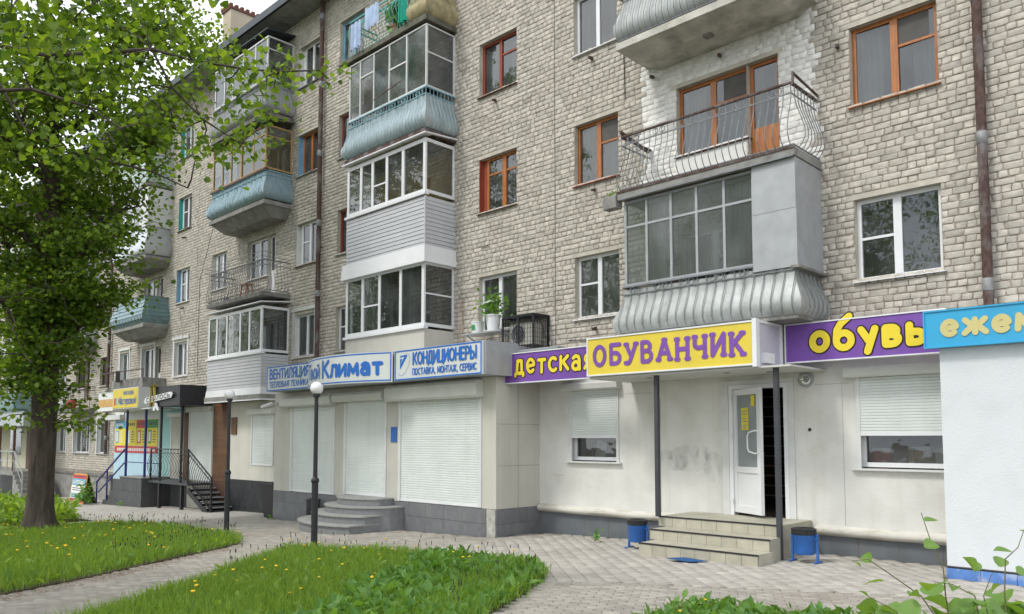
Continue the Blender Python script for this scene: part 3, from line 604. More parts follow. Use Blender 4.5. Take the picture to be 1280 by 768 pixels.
# ------------------------------------------------------------------ balconies
PROF = [(1.0, 0), (.8, .0), (.68, .025), (.5, .09), (.32, .15), (.17, .155), (.06, .1), (0, .03)]
BME = {}
def baluster_mesh(h, m, belly, r=.009):
    key = (round(h, 3), m.name, belly, r)
    if key not in BME:
        mb = MB(); mb.tube([(0, -o * belly - .005, h * t) for t, o in (PROF if belly else [(1, 0), (0, 0)])], r, 4); o = mb.build('baluster', m); BME[key] = o.data; bpy.data.objects.remove(o)
    return BME[key]
def Upath(x0, x1, d, o): return [(x0 - o, -.02), (x0 - o, -d - o), (x1 + o, -d - o), (x1 + o, -.02)]
def slab(x0, x1, z, d, m=M_conc, deep=.0, label=None, t=.13):
    mb = MB()
    mb.box(x0 - .06, x1 + .06, -d - .07, 0, z - t, z)
    if deep: mb.hexa([(x0 + .25, -d + .35, z - t - deep), (x1 - .25, -d + .35, z - t - deep), (x1 - .25, 0, z - t - deep), (x0 + .25, 0, z - t - deep), (x0 - .02, -d, z - t - .001), (x1 + .02, -d, z - t - .001), (x1 + .02, 0, z - t - .001), (x0 - .02, 0, z - t - .001)])
    return mb.build('balcony', m, bld, label=label)
def railing(b, x0, x1, d, z, h, m, belly=1, step=.13, rail_m=None, scroll=True, side=True):
    rail_m = rail_m or m; o0 = ORG[b.name]
    hr = MB(); p = Upath(x0, x1, d, 0)
    for i in range(3): hr.bar((*p[i], z + h), (*p[i + 1], z + h), .05, .03)
    hr.build('handrail', rail_m, b)
    lr = MB()
    for zz in (z + h * .84, z + .03):
        for i in range(3): lr.bar((*Upath(x0, x1, d, .0 if zz > z + .1 else .03)[i], zz), (*Upath(x0, x1, d, .0 if zz > z + .1 else .03)[i + 1], zz), .02, .02)
    lr.build('lower_rail', m, b)
    me = baluster_mesh(h * .99, m, belly)
    def put(x, y, r):
        o = bpy.data.objects.new('baluster', me); COL.objects.link(o); o.parent = b; o.location = (x - o0[0], y - o0[1], z - o0[2]); o.rotation_euler.z = r
    n = round((x1 - x0) / step)
    for i in range(n + 1): put(x0 + (x1 - x0) * i / n, -d, 0)
    ns_ = round(d / step)
    if side:
        for i in range(1, ns_): put(x1, -d * i / ns_, PI / 2); put(x0, -d * i / ns_, -PI / 2)
    if scroll:
        k = max(3, round((x1 - x0) / .52))
        for i in range(k):
            for dx in (-.07, .07):
                s = MB(); cx_ = x0 + (x1 - x0) * (i + .5) / k + dx; s.tube([(cx_ + .055 * math.cos(a), -d - .01, z + h * .915 + .055 * math.sin(a)) for a in np.linspace(0, 2 * PI, 11)], .007, 4, cap=False); s.build('scroll', m, b)
def cladding(b, x0, x1, d, z, h, m, belly=1, inset=.012, wob=.006, name='sheet_cladding'):
    rows = []
    for t, o in PROF:
        o = o * belly - inset; p = Upath(x0, x1, d, o); row = []
        n = [8, 30, 8]
        for i in range(3):
            for j in range(n[i]):
                f = j / n[i]; row.append((p[i][0] + (p[i + 1][0] - p[i][0]) * f + rng.normal() * wob * .3, p[i][1] + (p[i + 1][1] - p[i][1]) * f + wob * math.sin(j * 2.4) * (1 if i == 1 else .3), z + h * t))
        row.append((*p[3], z + h * t)); rows.append(row)
    mb = MB().grid(rows); return mb.build(name, m, b, smooth=40)
def glazing(b, x0, x1, d, z0, z1, posts, transom, m, pm=M_glass, t=.05, sidepanes=1, back=True, sidem=None):
    """posts: x of the front posts incl. the corners; transom: list of heights (None = none) per bay or one value"""
    f = MB(); y = -d
    for x in posts: f.box(x - t / 2, x + t / 2, y, y + .05, z0, z1)
    f.box(x0, x1, y - .005, y + .055, z0 - .0, z0 + t); f.box(x0, x1, y - .005, y + .055, z1 - t, z1)
    for xs in (x0, x1):
        s = -1 if xs == x0 else 1; a, c = (xs, xs + .05) if s < 0 else (xs - .05, xs)
        f.box(a - .003, c + .003, y + .05, -.0, z0, z0 + t * .9); f.box(a - .003, c + .003, y + .05, -.0, z1 - t * .9, z1); f.box(a, c, -.06, -.001, z0, z1)
    tr = transom if isinstance(transom, list) else [transom] * (len(posts) - 1)
    for (a, c), h in zip(zip(posts[:-1], posts[1:]), tr):
        if h: f.box(a, c, y + .004, y + .045, h - .02, h + .02)
    if sidem:
        for h in sidem: f.box(x1 - .045, x1 - .005, y + .05, -.05, h - .018, h + .018)
    fr = f.build('glazing_frame', m, b)
    for a, c in zip(posts[:-1], posts[1:]):
        tl = rng.normal() * .006
        MB().quad((a + t / 2, y + .02 + tl, z0), (c - t / 2, y + .02 - tl, z0), (c - t / 2, y + .02 - tl, z1), (a + t / 2, y + .02 + tl, z1)).build('pane', pm, b)
    for xs in (x0 + .02, x1 - .02): MB().quad((xs, y + .05, z0), (xs, -.05, z0), (xs, -.05, z1), (xs, y + .05, z1)).build('pane', pm, b)
    return fr
def planks(b, x0, x1, d, z0, z1, m, n=12, name='siding_plank', o=0.0):
    h = (z1 - z0) / n; prof = lambda z: [(0, z), (-.014, z + .006), (-.006, z + h - .012), (.0, z + h - .004)]
    me1 = MB().extr([(y_ - d - o, z_) for y_, z_ in prof(0)], 'x', x0 - o, x1 + o); me2 = MB().extr([(-(y_) + x1 + o, z_) for y_, z_ in prof(0)], 'y', -d - o, 0); me3 = MB().extr([(y_ + x0 - o, z_) for y_, z_ in prof(0)], 'y', -d - o, 0)
    p0 = [q.build(name, m, b) for q in (me1, me2, me3)]
    for q in p0: q.location.z = z0
    for i in range(1, n):
        for q in p0:
            c = q.copy(); COL.objects.link(c); c.location.z = z0 + i * h + rng.normal() * .001
    bk = MB(); bk.box(x0 + .005, x1 - .005, -d + .005, -d + .02, z0, z1); bk.box(x0 + .005, x0 + .02, -d + .02, 0, z0, z1); bk.box(x1 - .02, x1 - .005, -d + .02, 0, z0, z1)
    bk.box(x1 + o - .01, x1 + o + .025, -d - o - .025, -d - o + .01, z0, z1)
    bk.build('corner_trim', m, b)
def canopy(b, x0, x1, d, z, m, drop=.12, over=.12):
    MB().hexa([(x0 - over, -d - over, z - drop), (x1 + over, -d - over, z - drop), (x1 + over, 0, z), (x0 - over, 0, z), (x0 - over, -d - over, z - drop + .03), (x1 + over, -d - over, z - drop + .03), (x1 + over, 0, z + .03), (x0 - over, 0, z + .03)]).build('lean_to_roof', m, b)
def flashing(b, x0, x1, d, z0, z1, m, o0=.12, o1=.03, name='flashing'):
    a = Upath(x0, x1, d, o0); c = Upath(x0, x1, d, o1)
    MB().grid([[(*p, z0) for p in a], [(*p, z1) for p in c]]).build(name, m, b)
    MB().grid([[(*p, z0) for p in a], [(*p, z0 + .002) for p in Upath(x0, x1, d, -.02)]]).build('flashing_soffit', m, b)

# column B: three balconies above the shoe shop
bx0, bx1, bd = -8.52, -5.27, .95
b = slab(bx0, bx1, 3.74, bd, M_concd, t=.05, label='lowest balcony over the shoe shop, glazed in with a bellied grey sheet parapet')
railing(b, bx0, bx1, bd, 3.74, .86, M_iron, step=.17); cladding(b, bx0, bx1, bd, 3.72, .82, M_gbelly, wob=.008)
px = [-8.5, -8.04, -7.53, -7.02, -6.5, -5.98]
glazing(b, bx0, -5.95, bd - .06, 4.62, 6.2, px, [5.72, 5.72, 5.72, 5.72, 5.72], M_grey, M_glassd, t=.045)
mb = MB(); mb.box(-5.95, bx1 + .04, -bd - .02, -bd + .06, 5.42, 6.22); mb.box(bx1 - .02, bx1 + .04, -bd + .06, 0, 5.42, 6.22); mb.build('grey_panel', M_grey, b)
mb = MB(); mb.box(-5.95, bx1 + .05, -bd - .026, -bd + .06, 4.5, 5.412); mb.box(bx1 - .02, bx1 + .05, -bd + .06, 0, 4.5, 5.412); mb.build('grey_panel', M_grey, b)
MB().box(bx1 - .02, bx1 + .12, -bd - .12, 0, 4.46, 4.5).build('ledge', M_concd, b)
b = slab(bx0, bx1, FL[1], bd, M_conc, label='open balcony with bellied grey balusters in front of the orange door')
MB().box(bx0 - .04, bx1 + .04, -bd - .085, -bd - .07, FL[1] - .15, FL[1] - .12).build('slab_edge_angle', M_iron, b)
MB().box(bx0 - .07, bx1 + .07, -bd - .085, -bd - .055, FL[1] - .02, FL[1] + .015).build('rusty_edge_strip', M_rust, b)
railing(b, bx0, bx1, bd, FL[1] + .02, 1.03, M_iron, rail_m=M_rust, step=.125)
mb = MB(); mb.bar((bx1 + .03, -bd, FL[1] + 1.2), (bx1 + .03, .0, FL[1] + 1.12), .03); mb.bar((bx1 + .03, -bd, FL[1] + 1.0), (bx1 + .03, -bd, FL[1] + 1.22), .03); mb.bar((bx0 - .03, -bd, FL[1] + 1.16), (bx0 - .03, -.05, FL[1] + 1.02), .05); mb.build('side_bar', M_rust, b)
b = slab(bx0, bx1, FL[2] + .02, bd, mat('flaking_whitewash', (.5, .485, .43), .92, .2, 3, .5, 40, dirt=.85, dcol=(.2, .18, .14), dscale=2.2), deep=.12, label='balcony with teal balusters over grey sheets, its stained slab seen from below')
railing(b, bx0, bx1, bd, FL[2] + .04, 1.0, M_iron, rail_m=M_irong, step=.125); cladding(b, bx0, bx1, bd, FL[2] + .04, .98, M_gbelly, belly=.9, inset=.04)
MB().box(-7.0, -6.85, -.62, -.48, FL[2] - .27, FL[2] - .23).build('soffit_patch', M_concd, b)
b = slab(bx0, bx1, FL[3], bd, M_conc, deep=.1); railing(b, bx0, bx1, bd, FL[3] + .02, 1.0, M_iron, step=.16)

# column E: stack over the air-conditioning shop
ex0, ex1, ed = -17.45, -14.23, .92
b = slab(ex0, ex1, FL[0] - .1, ed, M_conc, label='lowest white-glazed balcony of the middle stack, over the blue and white shop sign')
mb = MB(); mb.box(ex0, ex1, -ed, -ed + .05, 3.4, 4.42); mb.box(ex1 - .05, ex1, -ed + .05, 0, 3.4, 4.42); mb.box(ex0, ex0 + .05, -ed + .05, 0, 3.4, 4.42); mb.build('parapet_panel', M_kplaster, b)
pE = [-17.42, -16.72, -16.0, -15.15, -14.3]
MB().box(ex0 - .05, ex1 + .05, -ed - .06, -ed + .07, 4.42, 4.48).build('window_board', M_white, b)
glazing(b, ex0, ex1, ed, 4.48, 6.02, pE, [None, 5.2, None, None], M_white, M_glass, t=.09, sidem=[5.26])
flashing(b, ex0, ex1, ed, 5.98, 6.385, M_white, .11, .078)
b = slab(ex0, ex1, FL[1], ed, M_conc, label='white-glazed balcony with pale plank siding, second of the middle stack')
planks(b, ex0, ex1, ed, 6.37, 7.58, M_siding, 12)
MB().box(ex0 - .05, ex1 + .05, -ed - .06, -ed + .07, 7.6, 7.66).build('window_board', M_white, b)
glazing(b, ex0, ex1, ed, 7.66, 8.98, [-17.42, -16.85, -16.35, -15.75, -15.1, -14.28], [None, None, 8.25, None, None], M_white, M_glass, t=.09)
canopy(b, ex0, ex1, ed, 9.12, M_white, .08)
MB().quad((ex0 + .1, -.02, 7.7), (ex1 - .1, -.02, 7.7), (ex1 - .1, -.02, 8.95), (ex0 + .1, -.02, 8.95)).build('inner_wall', M_ochre, b)
b = slab(ex0, ex1, FL[2] + .02, ed, M_rust, label='balcony with pale blue bellied parapet and laundry behind its thin frames')
railing(b, ex0, ex1, ed, 9.22, 1.0, M_ironb, step=.12); cladding(b, ex0, ex1, ed, 9.22, .86, M_bbelly, wob=.012)
glazing(b, ex0, ex1, ed, 10.25, 11.78, [-17.42, -16.95, -16.35, -15.7, -15.0, -14.25], [None, 11.3, None, 11.1, None], M_offw, M_glassd, t=.035, sidem=[11.1])
mb = MB(); mb.box(ex1 - .045, ex1 - .03, -ed + .06, -.06, 10.28, 11.08); mb.build('grey_side_sheet', M_plinth, b)
MB().bar((-16.2, -ed - .1, 10.45), (-14.5, -ed - .5, 10.3), .02).build('washing_line_arm', M_rust, b)
b = slab(ex0 - .1, ex1, FL[3], ed, M_moss, label='top balcony of the middle stack with a teal diamond lattice over a mossy slab')
hr = MB(); p = Upath(ex0, ex1, ed, 0)
for zz in (12.98, 12.82, 12.02):
    for i in range(3): hr.bar((*p[i], zz), (*p[i + 1], zz), .03)
hr.build('handrail', M_irong, b)
la = MB(); n = 22
for i in range(n):
    for s in (-1, 1):
        xa = ex0 + (ex1 - ex0) * i / n; q = []
        for t in np.linspace(0, 1, 7): q.append((xa + s * .3 * t, -ed - .14 * math.sin(PI * min(1, t * 1.2)), 12.82 - .8 * t))
        la.tube(q, .007, 4)
la.build('lattice', M_irong, b)
cladding(b, -14.75, ex1, ed, 12.0, .95, mat('weathered_ochre_sheet', (.35, .3, .17), .8, .3, 6, dirt=.5), inset=.03)

# column G: left stack
gx0, gx1, gd = -25.5, -21.9, .9
b = slab(gx0, gx1, FL[0] - .35, gd, M_conc, label='lowest white-glazed balcony of the left stack, clad in grey plank siding')
flashing(b, gx0, gx1, gd, 3.02, 3.42, M_white, .06, .02, 'white_apron')
planks(b, gx0, gx1, gd, 3.42, 4.42, M_siding, 10); MB().box(gx0 - .05, gx1 + .05, -gd - .06, -gd + .07, 4.42, 4.48).build('window_board', M_white, b)
glazing(b, gx0, gx1, gd, 4.48, 5.88, [-25.46, -24.9, -24.2, -23.3, -22.7, -21.98], None, M_white, M_glass, t=.09)
canopy(b, gx0, gx1, gd, 6.06, M_white, .1)
b = slab(gx0, gx1, FL[1] - .05, gd, M_concd, label='open balcony with a thin sagging balustrade, brown stool inside')
railing(b, gx0, gx1, gd, FL[1] - .02, .95, M_iron, belly=.6, step=.12)
mb = MB()
for zz in (7.5, 7.36):
    for i in range(3): mb.bar((*Upath(gx0, gx1, gd, .12)[i], zz), (*Upath(gx0, gx1, gd, .12)[i + 1], zz), .014)
mb.build('washing_line_frame', M_iron, b)
b = slab(gx0, gx1, FL[2] - .04, gd, M_conc, deep=.3, label='balcony with glossy blue bellied sheet parapet under brown glazing')
railing(b, gx0, gx1, gd, 9.2, .86, M_ironb, step=.12); cladding(b, gx0, gx1, gd, 9.18, .86, M_bbelly2, wob=.014)
MB().box(gx0 - .05, gx1 + .05, -gd - .05, -gd + .08, 10.06, 10.12).build('window_board', M_brownw, b)
glazing(b, gx0, gx1, gd, 10.12, 11.5, [-25.46, -24.8, -24.2, -23.5, -22.7, -21.96], [11.2] * 5, M_tanw, M_glass, t=.06, sidem=[11.15])
canopy(b, gx0, gx1, gd, 11.72, M_moss, .16, .16)
MB().quad((gx0 + .1, -.02, 10.1), (gx1 - .1, -.02, 10.1), (gx1 - .1, -.02, 11.5), (gx0 + .1, -.02, 11.5)).build('inner_wall', M_ochre, b)
b = slab(gx0, gx1, FL[3] - .1, gd, M_concd, deep=.1, label='top balcony of the left stack with grey bellied parapet and its own dark roof')
railing(b, gx0, gx1, gd, 12.0, .9, M_iron, step=.12); cladding(b, gx0, gx1, gd, 11.95, .86, M_gbelly, wob=.012)
glazing(b, gx0, gx1, gd, 12.95, 14.3, [-25.46, -24.8, -24.2, -23.5, -22.7, -21.96], None, M_offw, M_glass, t=.05, sidem=[13.9])
canopy(b, gx0, gx1, gd, 14.55, M_roof, .1, .1)

# column I
ix0, ix1, idp = -34.1, -31.0, .9
b = slab(ix0, ix1, 3.8, idp, M_moss, label='balcony with a low mossy parapet and a rusty rail above the yellow shop sign')
mb = MB(); mb.box(ix0, ix1, -idp, -idp + .06, 3.8, 4.2); mb.box(ix1 - .06, ix1, -idp + .06, 0, 3.8, 4.2); mb.build('low_parapet', M_concd, b)
mb = MB(); mb.bar((ix0 - .8, -idp - .1, 4.52), (ix1 + .1, -idp - .1, 4.5), .035); mb.bar((ix0, -idp, 4.2), (ix0, -idp, 4.55), .03); mb.bar((ix1, -idp, 4.2), (ix1, -idp, 4.55), .03); mb.build('rusty_rail', M_rust, b)
b = slab(ix0, ix1, FL[1] - .1, idp, M_conc, deep=.3, label='balcony clad in overlapping teal slats, left of the blue-sided window')
railing(b, ix0, ix1, idp, 6.3, 1.05, M_iron, step=.3)
for i in range(7):
    zz = 6.28 + i * .155; o = [.03, .13, .16, .12, .07, .02, .0][i] ; o2 = [.13, .16, .12, .07, .02, .0, .0][i]
    MB().grid([[(*p, zz) for p in Upath(ix0, ix1, idp, o + .02)], [(*p, zz + .16) for p in Upath(ix0, ix1, idp, o2)]]).build('sheet_slat', M_tbelly, b)
b = slab(ix0, ix1, FL[2] - .25, idp, M_conc, deep=.25, label='balcony with smooth galvanised bellied parapet under a white boxed-in top')
cladding(b, ix0, ix1, idp, 8.95, 1.1, M_silver, wob=.0)
glazing(b, ix0, ix1, idp, 10.08, 11.5, [-34.06, -33.3, -32.5, -31.7, -31.05], None, M_white, M_glass, t=.08)
mb = MB(); mb.box(ix1 - .02, ix1 + .03, -idp, 0, 10.07, 10.82); mb.box(ix1 - .02, ix1 + .03, -idp, 0, 10.83, 11.6); mb.box(ix1 - .8, ix1 + .03, -idp - .02, -idp - .0, 10.07, 11.6); mb.build('white_panel', M_offw, b)
b = slab(ix0, ix1, FL[3] - .2, idp, M_conc, label='top balcony clad in pale green planks, half hidden by leaves')
planks(b, ix0, ix1, idp, 11.7, 12.9, mat('pale_green_siding', (.42, .5, .46), .6, .05), 10); glazing(b, ix0, ix1, idp, 12.95, 14.3, [-34.06, -33.3, -32.5, -31.7, -31.05], None, M_offw, M_glass)
# column J and K, mostly behind the tree
jx0, jx1 = -41.9, -38.9
b = slab(jx0, jx1, 3.2, .9, M_concd, label='open balcony crowded with odds and ends, behind the tree trunk')
railing(b, jx0, jx1, .9, 3.22, 1.0, M_black, belly=0, step=.2, rail_m=M_rust, scroll=False)
for k in (1, 2, 3):
    b = slab(jx0, jx1, FL[k] - .2, .9, M_conc, deep=.2, label='balcony of the far stack, its grey parapet glimpsed through the leaves, storey %s' % ['two', 'three', 'four'][k - 1])
    cladding(b, jx0, jx1, .9, FL[k] - .18, 1.0, [M_gbelly, M_bbelly, M_silver][k - 1], wob=.01)
b = slab(-51.6, -48.2, 3.2, .9, M_conc, deep=.15); cladding(b, -51.6, -48.2, .9, 3.25, 1.1, M_tbelly, wob=.01)
for k in (1, 2, 3):
    b = slab(-51.6, -48.2, FL[k] - .2, .9, M_conc); cladding(b, -51.6, -48.2, .9, FL[k] - .18, 1.0, M_gbelly, wob=.01)

# things kept on the balconies
def cloth(x, y, z0, z1, w, m, lab, cat='laundry', rot=0):
    n = 10; mb = MB(); c, s_ = math.cos(rot), math.sin(rot); G_ = []
    for zz in np.linspace(z1, z0, 6):
        row = []
        for i in range(n + 1):
            u_ = -w / 2 + w * i / n; f = .03 * math.sin(i * 1.7 + x) * (1 + (z1 - zz)); row.append((x + u_ * c - f * s_, y + f * c + u_ * s_, zz + .015 * math.sin(i * 2.3)))
        G_.append(row)
    mb.grid(G_); back = MB(); o = mb.build('hanging_laundry', m, loc=(x, y, z0)); me = o.data
    md = o.modifiers.new('cloth_thickness', 'SOLIDIFY'); md.thickness = .006
    return tag(o, lab, cat, 'laundry drying on the balconies')
cloth(-16.75, -.8, 10.3, 11.2, .35, M_clothp, 'pink patterned cloth drying behind the balcony glass, leftmost in its row')
cloth(-16.3, -.8, 10.3, 11.35, .5, M_cloths, 'blue patterned cloth drying behind the balcony glass')
cloth(-15.75, -.8, 10.5, 11.4, .45, M_clothe, 'beige garment drying behind the balcony glass')
cloth(-15.2, -.75, 10.6, 11.6, .5, M_clothg, 'dark green cloth drying behind the balcony glass')
cloth(-16.95, -ed - .16, 12.05, 12.75, .45, M_clothb, 'pale blue sheet hanging outside the teal lattice, lower one')
cloth(-16.2, -ed - .2, 12.35, 12.9, .55, M_clothb, 'pale blue shirt folded over the line outside the teal lattice')
cloth(-15.0, -ed - .12, 12.05, 12.95, .28, M_clothg, 'green cloth strip on the top balcony beside the plants')
cloth(-33.2, -1.02, 4.1, 4.55, .3, M_black, 'black garment slung over the rusty rail above the yellow sign')
def pot_plant(x, y, z, r, h, m, lab, leafm, ls, n, cat='potted plant', spread=.18, hh=.35):
    t = thing('potted_plant', (x, y, z), lab, cat)
    MB().lathe((x, y, z), [(0, 0), (r * .75, 0), (r, h), (r * 1.08, h), (r * 1.08, h - .03)], 14).build('pot', m, t, smooth=50)
    P = np.array([x, y, z + h]) + rng.normal(size=(n, 3)) * np.array([spread, spread * .6, hh * .35]) + np.array([0, 0, hh * .45]); V, F = leaves(P, np.full(n, ls)); npmesh('foliage', V, F, leafm, t)
    s = MB()
    for i in range(7): q = P[i]; s.tube([(x, y, z + h - .02), tuple(q)], .004, 4)
    s.build('stem', M_stem, t); return t
pot_plant(-15.6, -.75, 12.0, .16, .25, M_terra, 'reedy green plant in a wooden tub on the top balcony', M_broad, .16, 160, spread=.14, hh=.9)
st = thing('wooden_stool', (-23.6, -.55, 6.31), 'small brown wooden stool on the open balcony', 'stool')
box('seat', M_orange, st, -23.8, -23.4, -.7, -.4, 6.76, 6.8)
for sx in (-1, 1):
    for sy in (-1, 1): MB().bar((-23.6 + sx * .14, -.55 + sy * .1, 6.76), (-23.6 + sx * .19, -.55 + sy * .14, 6.31), .035).build('leg', M_orange, st)
fb = thing('balcony_flower_box', (-8.75, -.95, 6.1), 'small weathered grey box with a green sprig hung at the balcony corner', 'flower box')
box('trough', M_conc, fb, -8.9, -8.6, -1.05, -.85, 6.1, 6.33); V, F = leaves(np.array([-8.72, -.95, 6.38]) + rng.normal(size=(25, 3)) * .04, np.full(25, .06)); npmesh('foliage', V, F, M_broad, fb)
MB().box(-24.7, -24.45, -.8, -.65, 6.31, 6.42).build('planter_box', mat('violet_plastic', (.14, .03, .25), .5), loc=(-24.6, -.7, 6.31)); tag(bpy.data.objects['planter_box'], 'small violet plastic box on the open balcony floor', 'box')
for x, c_, l_ in ((-39.8, M_pred, 'round red tub on the balcony behind the tree'), (-41.0, M_pwhite, 'white bundle on the balcony behind the tree')):
    tag(MB().lathe((x, -.7, 3.22), [(0, 0), (.16, .02), (.22, .2), (.2, .34), (.08, .4), (0, .41)], 12).build('tub' if c_ is M_pred else 'bundle', c_, loc=(x, -.7, 3.22), smooth=60), l_, 'tub' if c_ is M_pred else 'bundle')
# shelf with flower pots and the caged air conditioner beside it
sh = thing('plant_shelf', (-12.6, -.35, 4.2), 'narrow metal shelf under the window beside the air conditioner', 'shelf')
box('shelf_board', M_silver, sh, -13.35, -12.13, -.55, -.15, 4.2, 4.23); 
for x in (-13.2, -12.1): MB().bar((x, -.55, 4.2), (x, -.0, 3.95), .025).build('bracket', M_silver, sh)
pot_plant(-12.45, -.42, 4.23, .17, .36, M_white, 'white pot with a leafy green plant on the metal shelf', M_broad, .1, 150, spread=.2, hh=.45)
t = thing('white_bucket', (-13.0, -.38, 4.23), 'small white pot with a green and blue sticker on the shelf', 'pot')
MB().lathe((-13.0, -.38, 4.23), [(0, 0), (.12, 0), (.15, .27), (.155, .27), (.155, .25)], 14).build('bucket', M_white, t, smooth=50); MB().grid([[(-13.0 + .14 * math.sin(a), -.38 - .14 * math.cos(a), 4.23 + z_) for a in np.linspace(-.5, .4, 5)] for z_ in (.07, .2)]).build('sticker', M_pgreen, t)
ac = thing('air_conditioner', (-11.1, -.45, 3.85), 'white outdoor air conditioner unit inside the black wire cage', 'air conditioner')
box('casing', mat('aged_beige_casing', (.42, .41, .36), .6, .1, 4), ac, -11.95, -11.27, -.4, -.12, 3.86, 4.32)
mb = MB(); mb.lathe((0, 0, 0), [(.0, 0), (.2, 0), (.22, .012), (.235, .0)], 22); mb.v = [(-11.7 + x * .85, -.405 - z, 4.09 + y * .85) for x, y, z in mb.v]; mb.build('fan_grille', M_dgrey, ac)
mb = MB()
for r_ in (.08, .14, .2): mb.tube([(-11.7 + r_ * math.cos(a), -.425, 4.09 + r_ * math.sin(a)) for a in np.linspace(0, 2 * PI, 19)], .005, 4, cap=False)
mb.build('grille_ring', M_grey, ac)
cg = thing('air_conditioner_cage', (-11.0, -.5, 3.7), 'black welded wire cage bolted to the brick wall round the air conditioner', 'cage')
mb = MB(); X0, X1, Y0, Z0, Z1 = -12.07, -11.17, -.5, 3.72, 4.46
for a, c_ in (((X0, Y0, Z0), (X1, Y0, Z0)), ((X0, Y0, Z1), (X1, Y0, Z1)), ((X0, Y0, Z0), (X0, Y0, Z1)), ((X1, Y0, Z0), (X1, Y0, Z1)), ((X0, Y0, Z1), (X0, 0, Z1)), ((X1, Y0, Z1), (X1, 0, Z1)), ((X0, Y0, Z0), (X0, 0, Z0)), ((X1, Y0, Z0), (X1, 0, Z0)), ((X1, -.02, Z0), (X1, -.02, Z1)), ((X0, -.02, Z0), (X0, -.02, Z1)), ((-11.6, Y0, Z0), (-11.6, Y0, Z1))): mb.bar(a, c_, .035)
mb.build('frame', M_black, cg); mb = MB()
for i in range(1, 11): x = X0 + (X1 - X0) * i / 11; mb.bar((x, Y0, Z0), (x, Y0, Z1), .007)
for i in range(1, 8): z = Z0 + (Z1 - Z0) * i / 8; mb.bar((X0, Y0 - .004, z), (X1, Y0 - .004, z), .007); mb.bar((X1 + .004, Y0, z), (X1 + .004, 0, z), .007)
for i in range(1, 8): y = Y0 * i / 8; mb.bar((X1, y, Z0), (X1, y, Z1), .007)
mb.build('wire_mesh', M_black, cg); box('top_sheet', M_dgrey, cg, X0 - .03, X1 + .03, Y0 - .03, 0, Z1 + .02, Z1 + .03)
# thin cables clipped to the brickwork
for pts in ([(-9.12, -.03, 15), (-9.13, -.03, 9.9), (-9.1, -.03, 8.6)], [(-13.9, -.03, 5.2), (-13.88, -.04, 4.4), (-13.8, -.05, 3.9)], [(-24.9, -.5, 11.6), (-27.5, -.35, 7.5), (-28.2, -.05, 4.1)], [(-10.6, -.03, 3.9), (-9.7, -.05, 3.84), (-8.9, -.04, 3.9)], [(-29.9, -.03, 6.7), (-28.9, -.25, 5.2), (-27.6, -.04, 4.2)]):
    MB().tube(pts, .009, 4).build('cable', M_black if pts[0][0] != -13.9 else M_terra, bld)
# pale curtains hung inside the glazed balconies
for nm, xs_, z0, z1, y_ in (('E', (-16.9, -16.3, -15.4), 4.55, 5.95, -.7), ('G', (-25.1, -24.0, -22.6), 4.55, 5.8, -.7), ('B', (-8.2, -6.6), 4.7, 6.15, -.6)):
    for x in xs_: MB().grid([[(x + .42 * i / 12, y_ + .02 * math.sin(i * 1.8 + x), z) for i in range(13)] for z in (z0, z1)]).build('balcony_curtain', M_curtain, bld)
# ------------------------------------------------------------------ shoe shop
def flat(y0): return lambda a, b, y: (a, y0 + y, b)
def rails(mb, parent):
    first = None
    for i in range(0, len(mb.v), 8):
        q = MB(); q.add(mb.v[i:i + 8], mb.f[:6]); o = q.build('shutter_rail', M_offw, parent); first = first or o
    return first
def shutter_curtain(x0, x1, z0, z1, y, m, parent, step=.045, bottom=True):
    rows = []; z = z0; n = int((z1 - z0) / step)
    for i in range(n + 1):
        zz = z0 + (z1 - z0) * i / n
        rows.append([(x0, y + .012, zz), (x1, y + .012, zz)])
        if i < n:
            d = (z1 - z0) / n; rows.append([(x0, y + .001, zz + d * .15), (x1, y + .001, zz + d * .15)]); rows.append([(x0, y, zz + d * .8), (x1, y, zz + d * .8)])
    o = MB().grid(rows).build('shutter_slats', m, parent)
    if bottom: MB().box(x0, x1, y - .008, y + .015, z0 - .03, z0 + .012).build('shutter_bottom_bar', M_white, parent)
    return o
shop = thing('shoe_shop_front', (-7.3, -.06, .1), 'cream plastered shopfront under the yellow and purple shoe shop signs', 'shopfront')
mb = MB(); xs = [-11.4, -10.55, -9.3, -6.93, -5.86, -4.75, -3.3, -3.1]; zo = {(-10.55, -9.3): (1.4, 2.83), (-6.93, -5.86): (.55, 2.78), (-4.75, -3.3): (1.4, 2.8)}
for a, b_ in zip(xs[:-1], xs[1:]):
    if (a, b_) in zo: z0, z1 = zo[(a, b_)]; mb.box(a, b_, -.06, -.02, .33, z0) if z0 > .6 else None; mb.box(a, b_, -.06, -.02, z1, 3.62)
    else: mb.box(a, b_, -.06, -.02, .33, 3.62)
mb.build('plaster_wall', M_plaster, shop)
mb = MB()
for x0, x1, z0, z1 in GROUND_OPEN:
    for xx in (x0 + .001, x1 - .001): mb.quad((xx, -.06, z0), (xx, WD, z0), (xx, WD, z1), (xx, -.06, z1))
mb.build('reveals', M_plaster, shop)
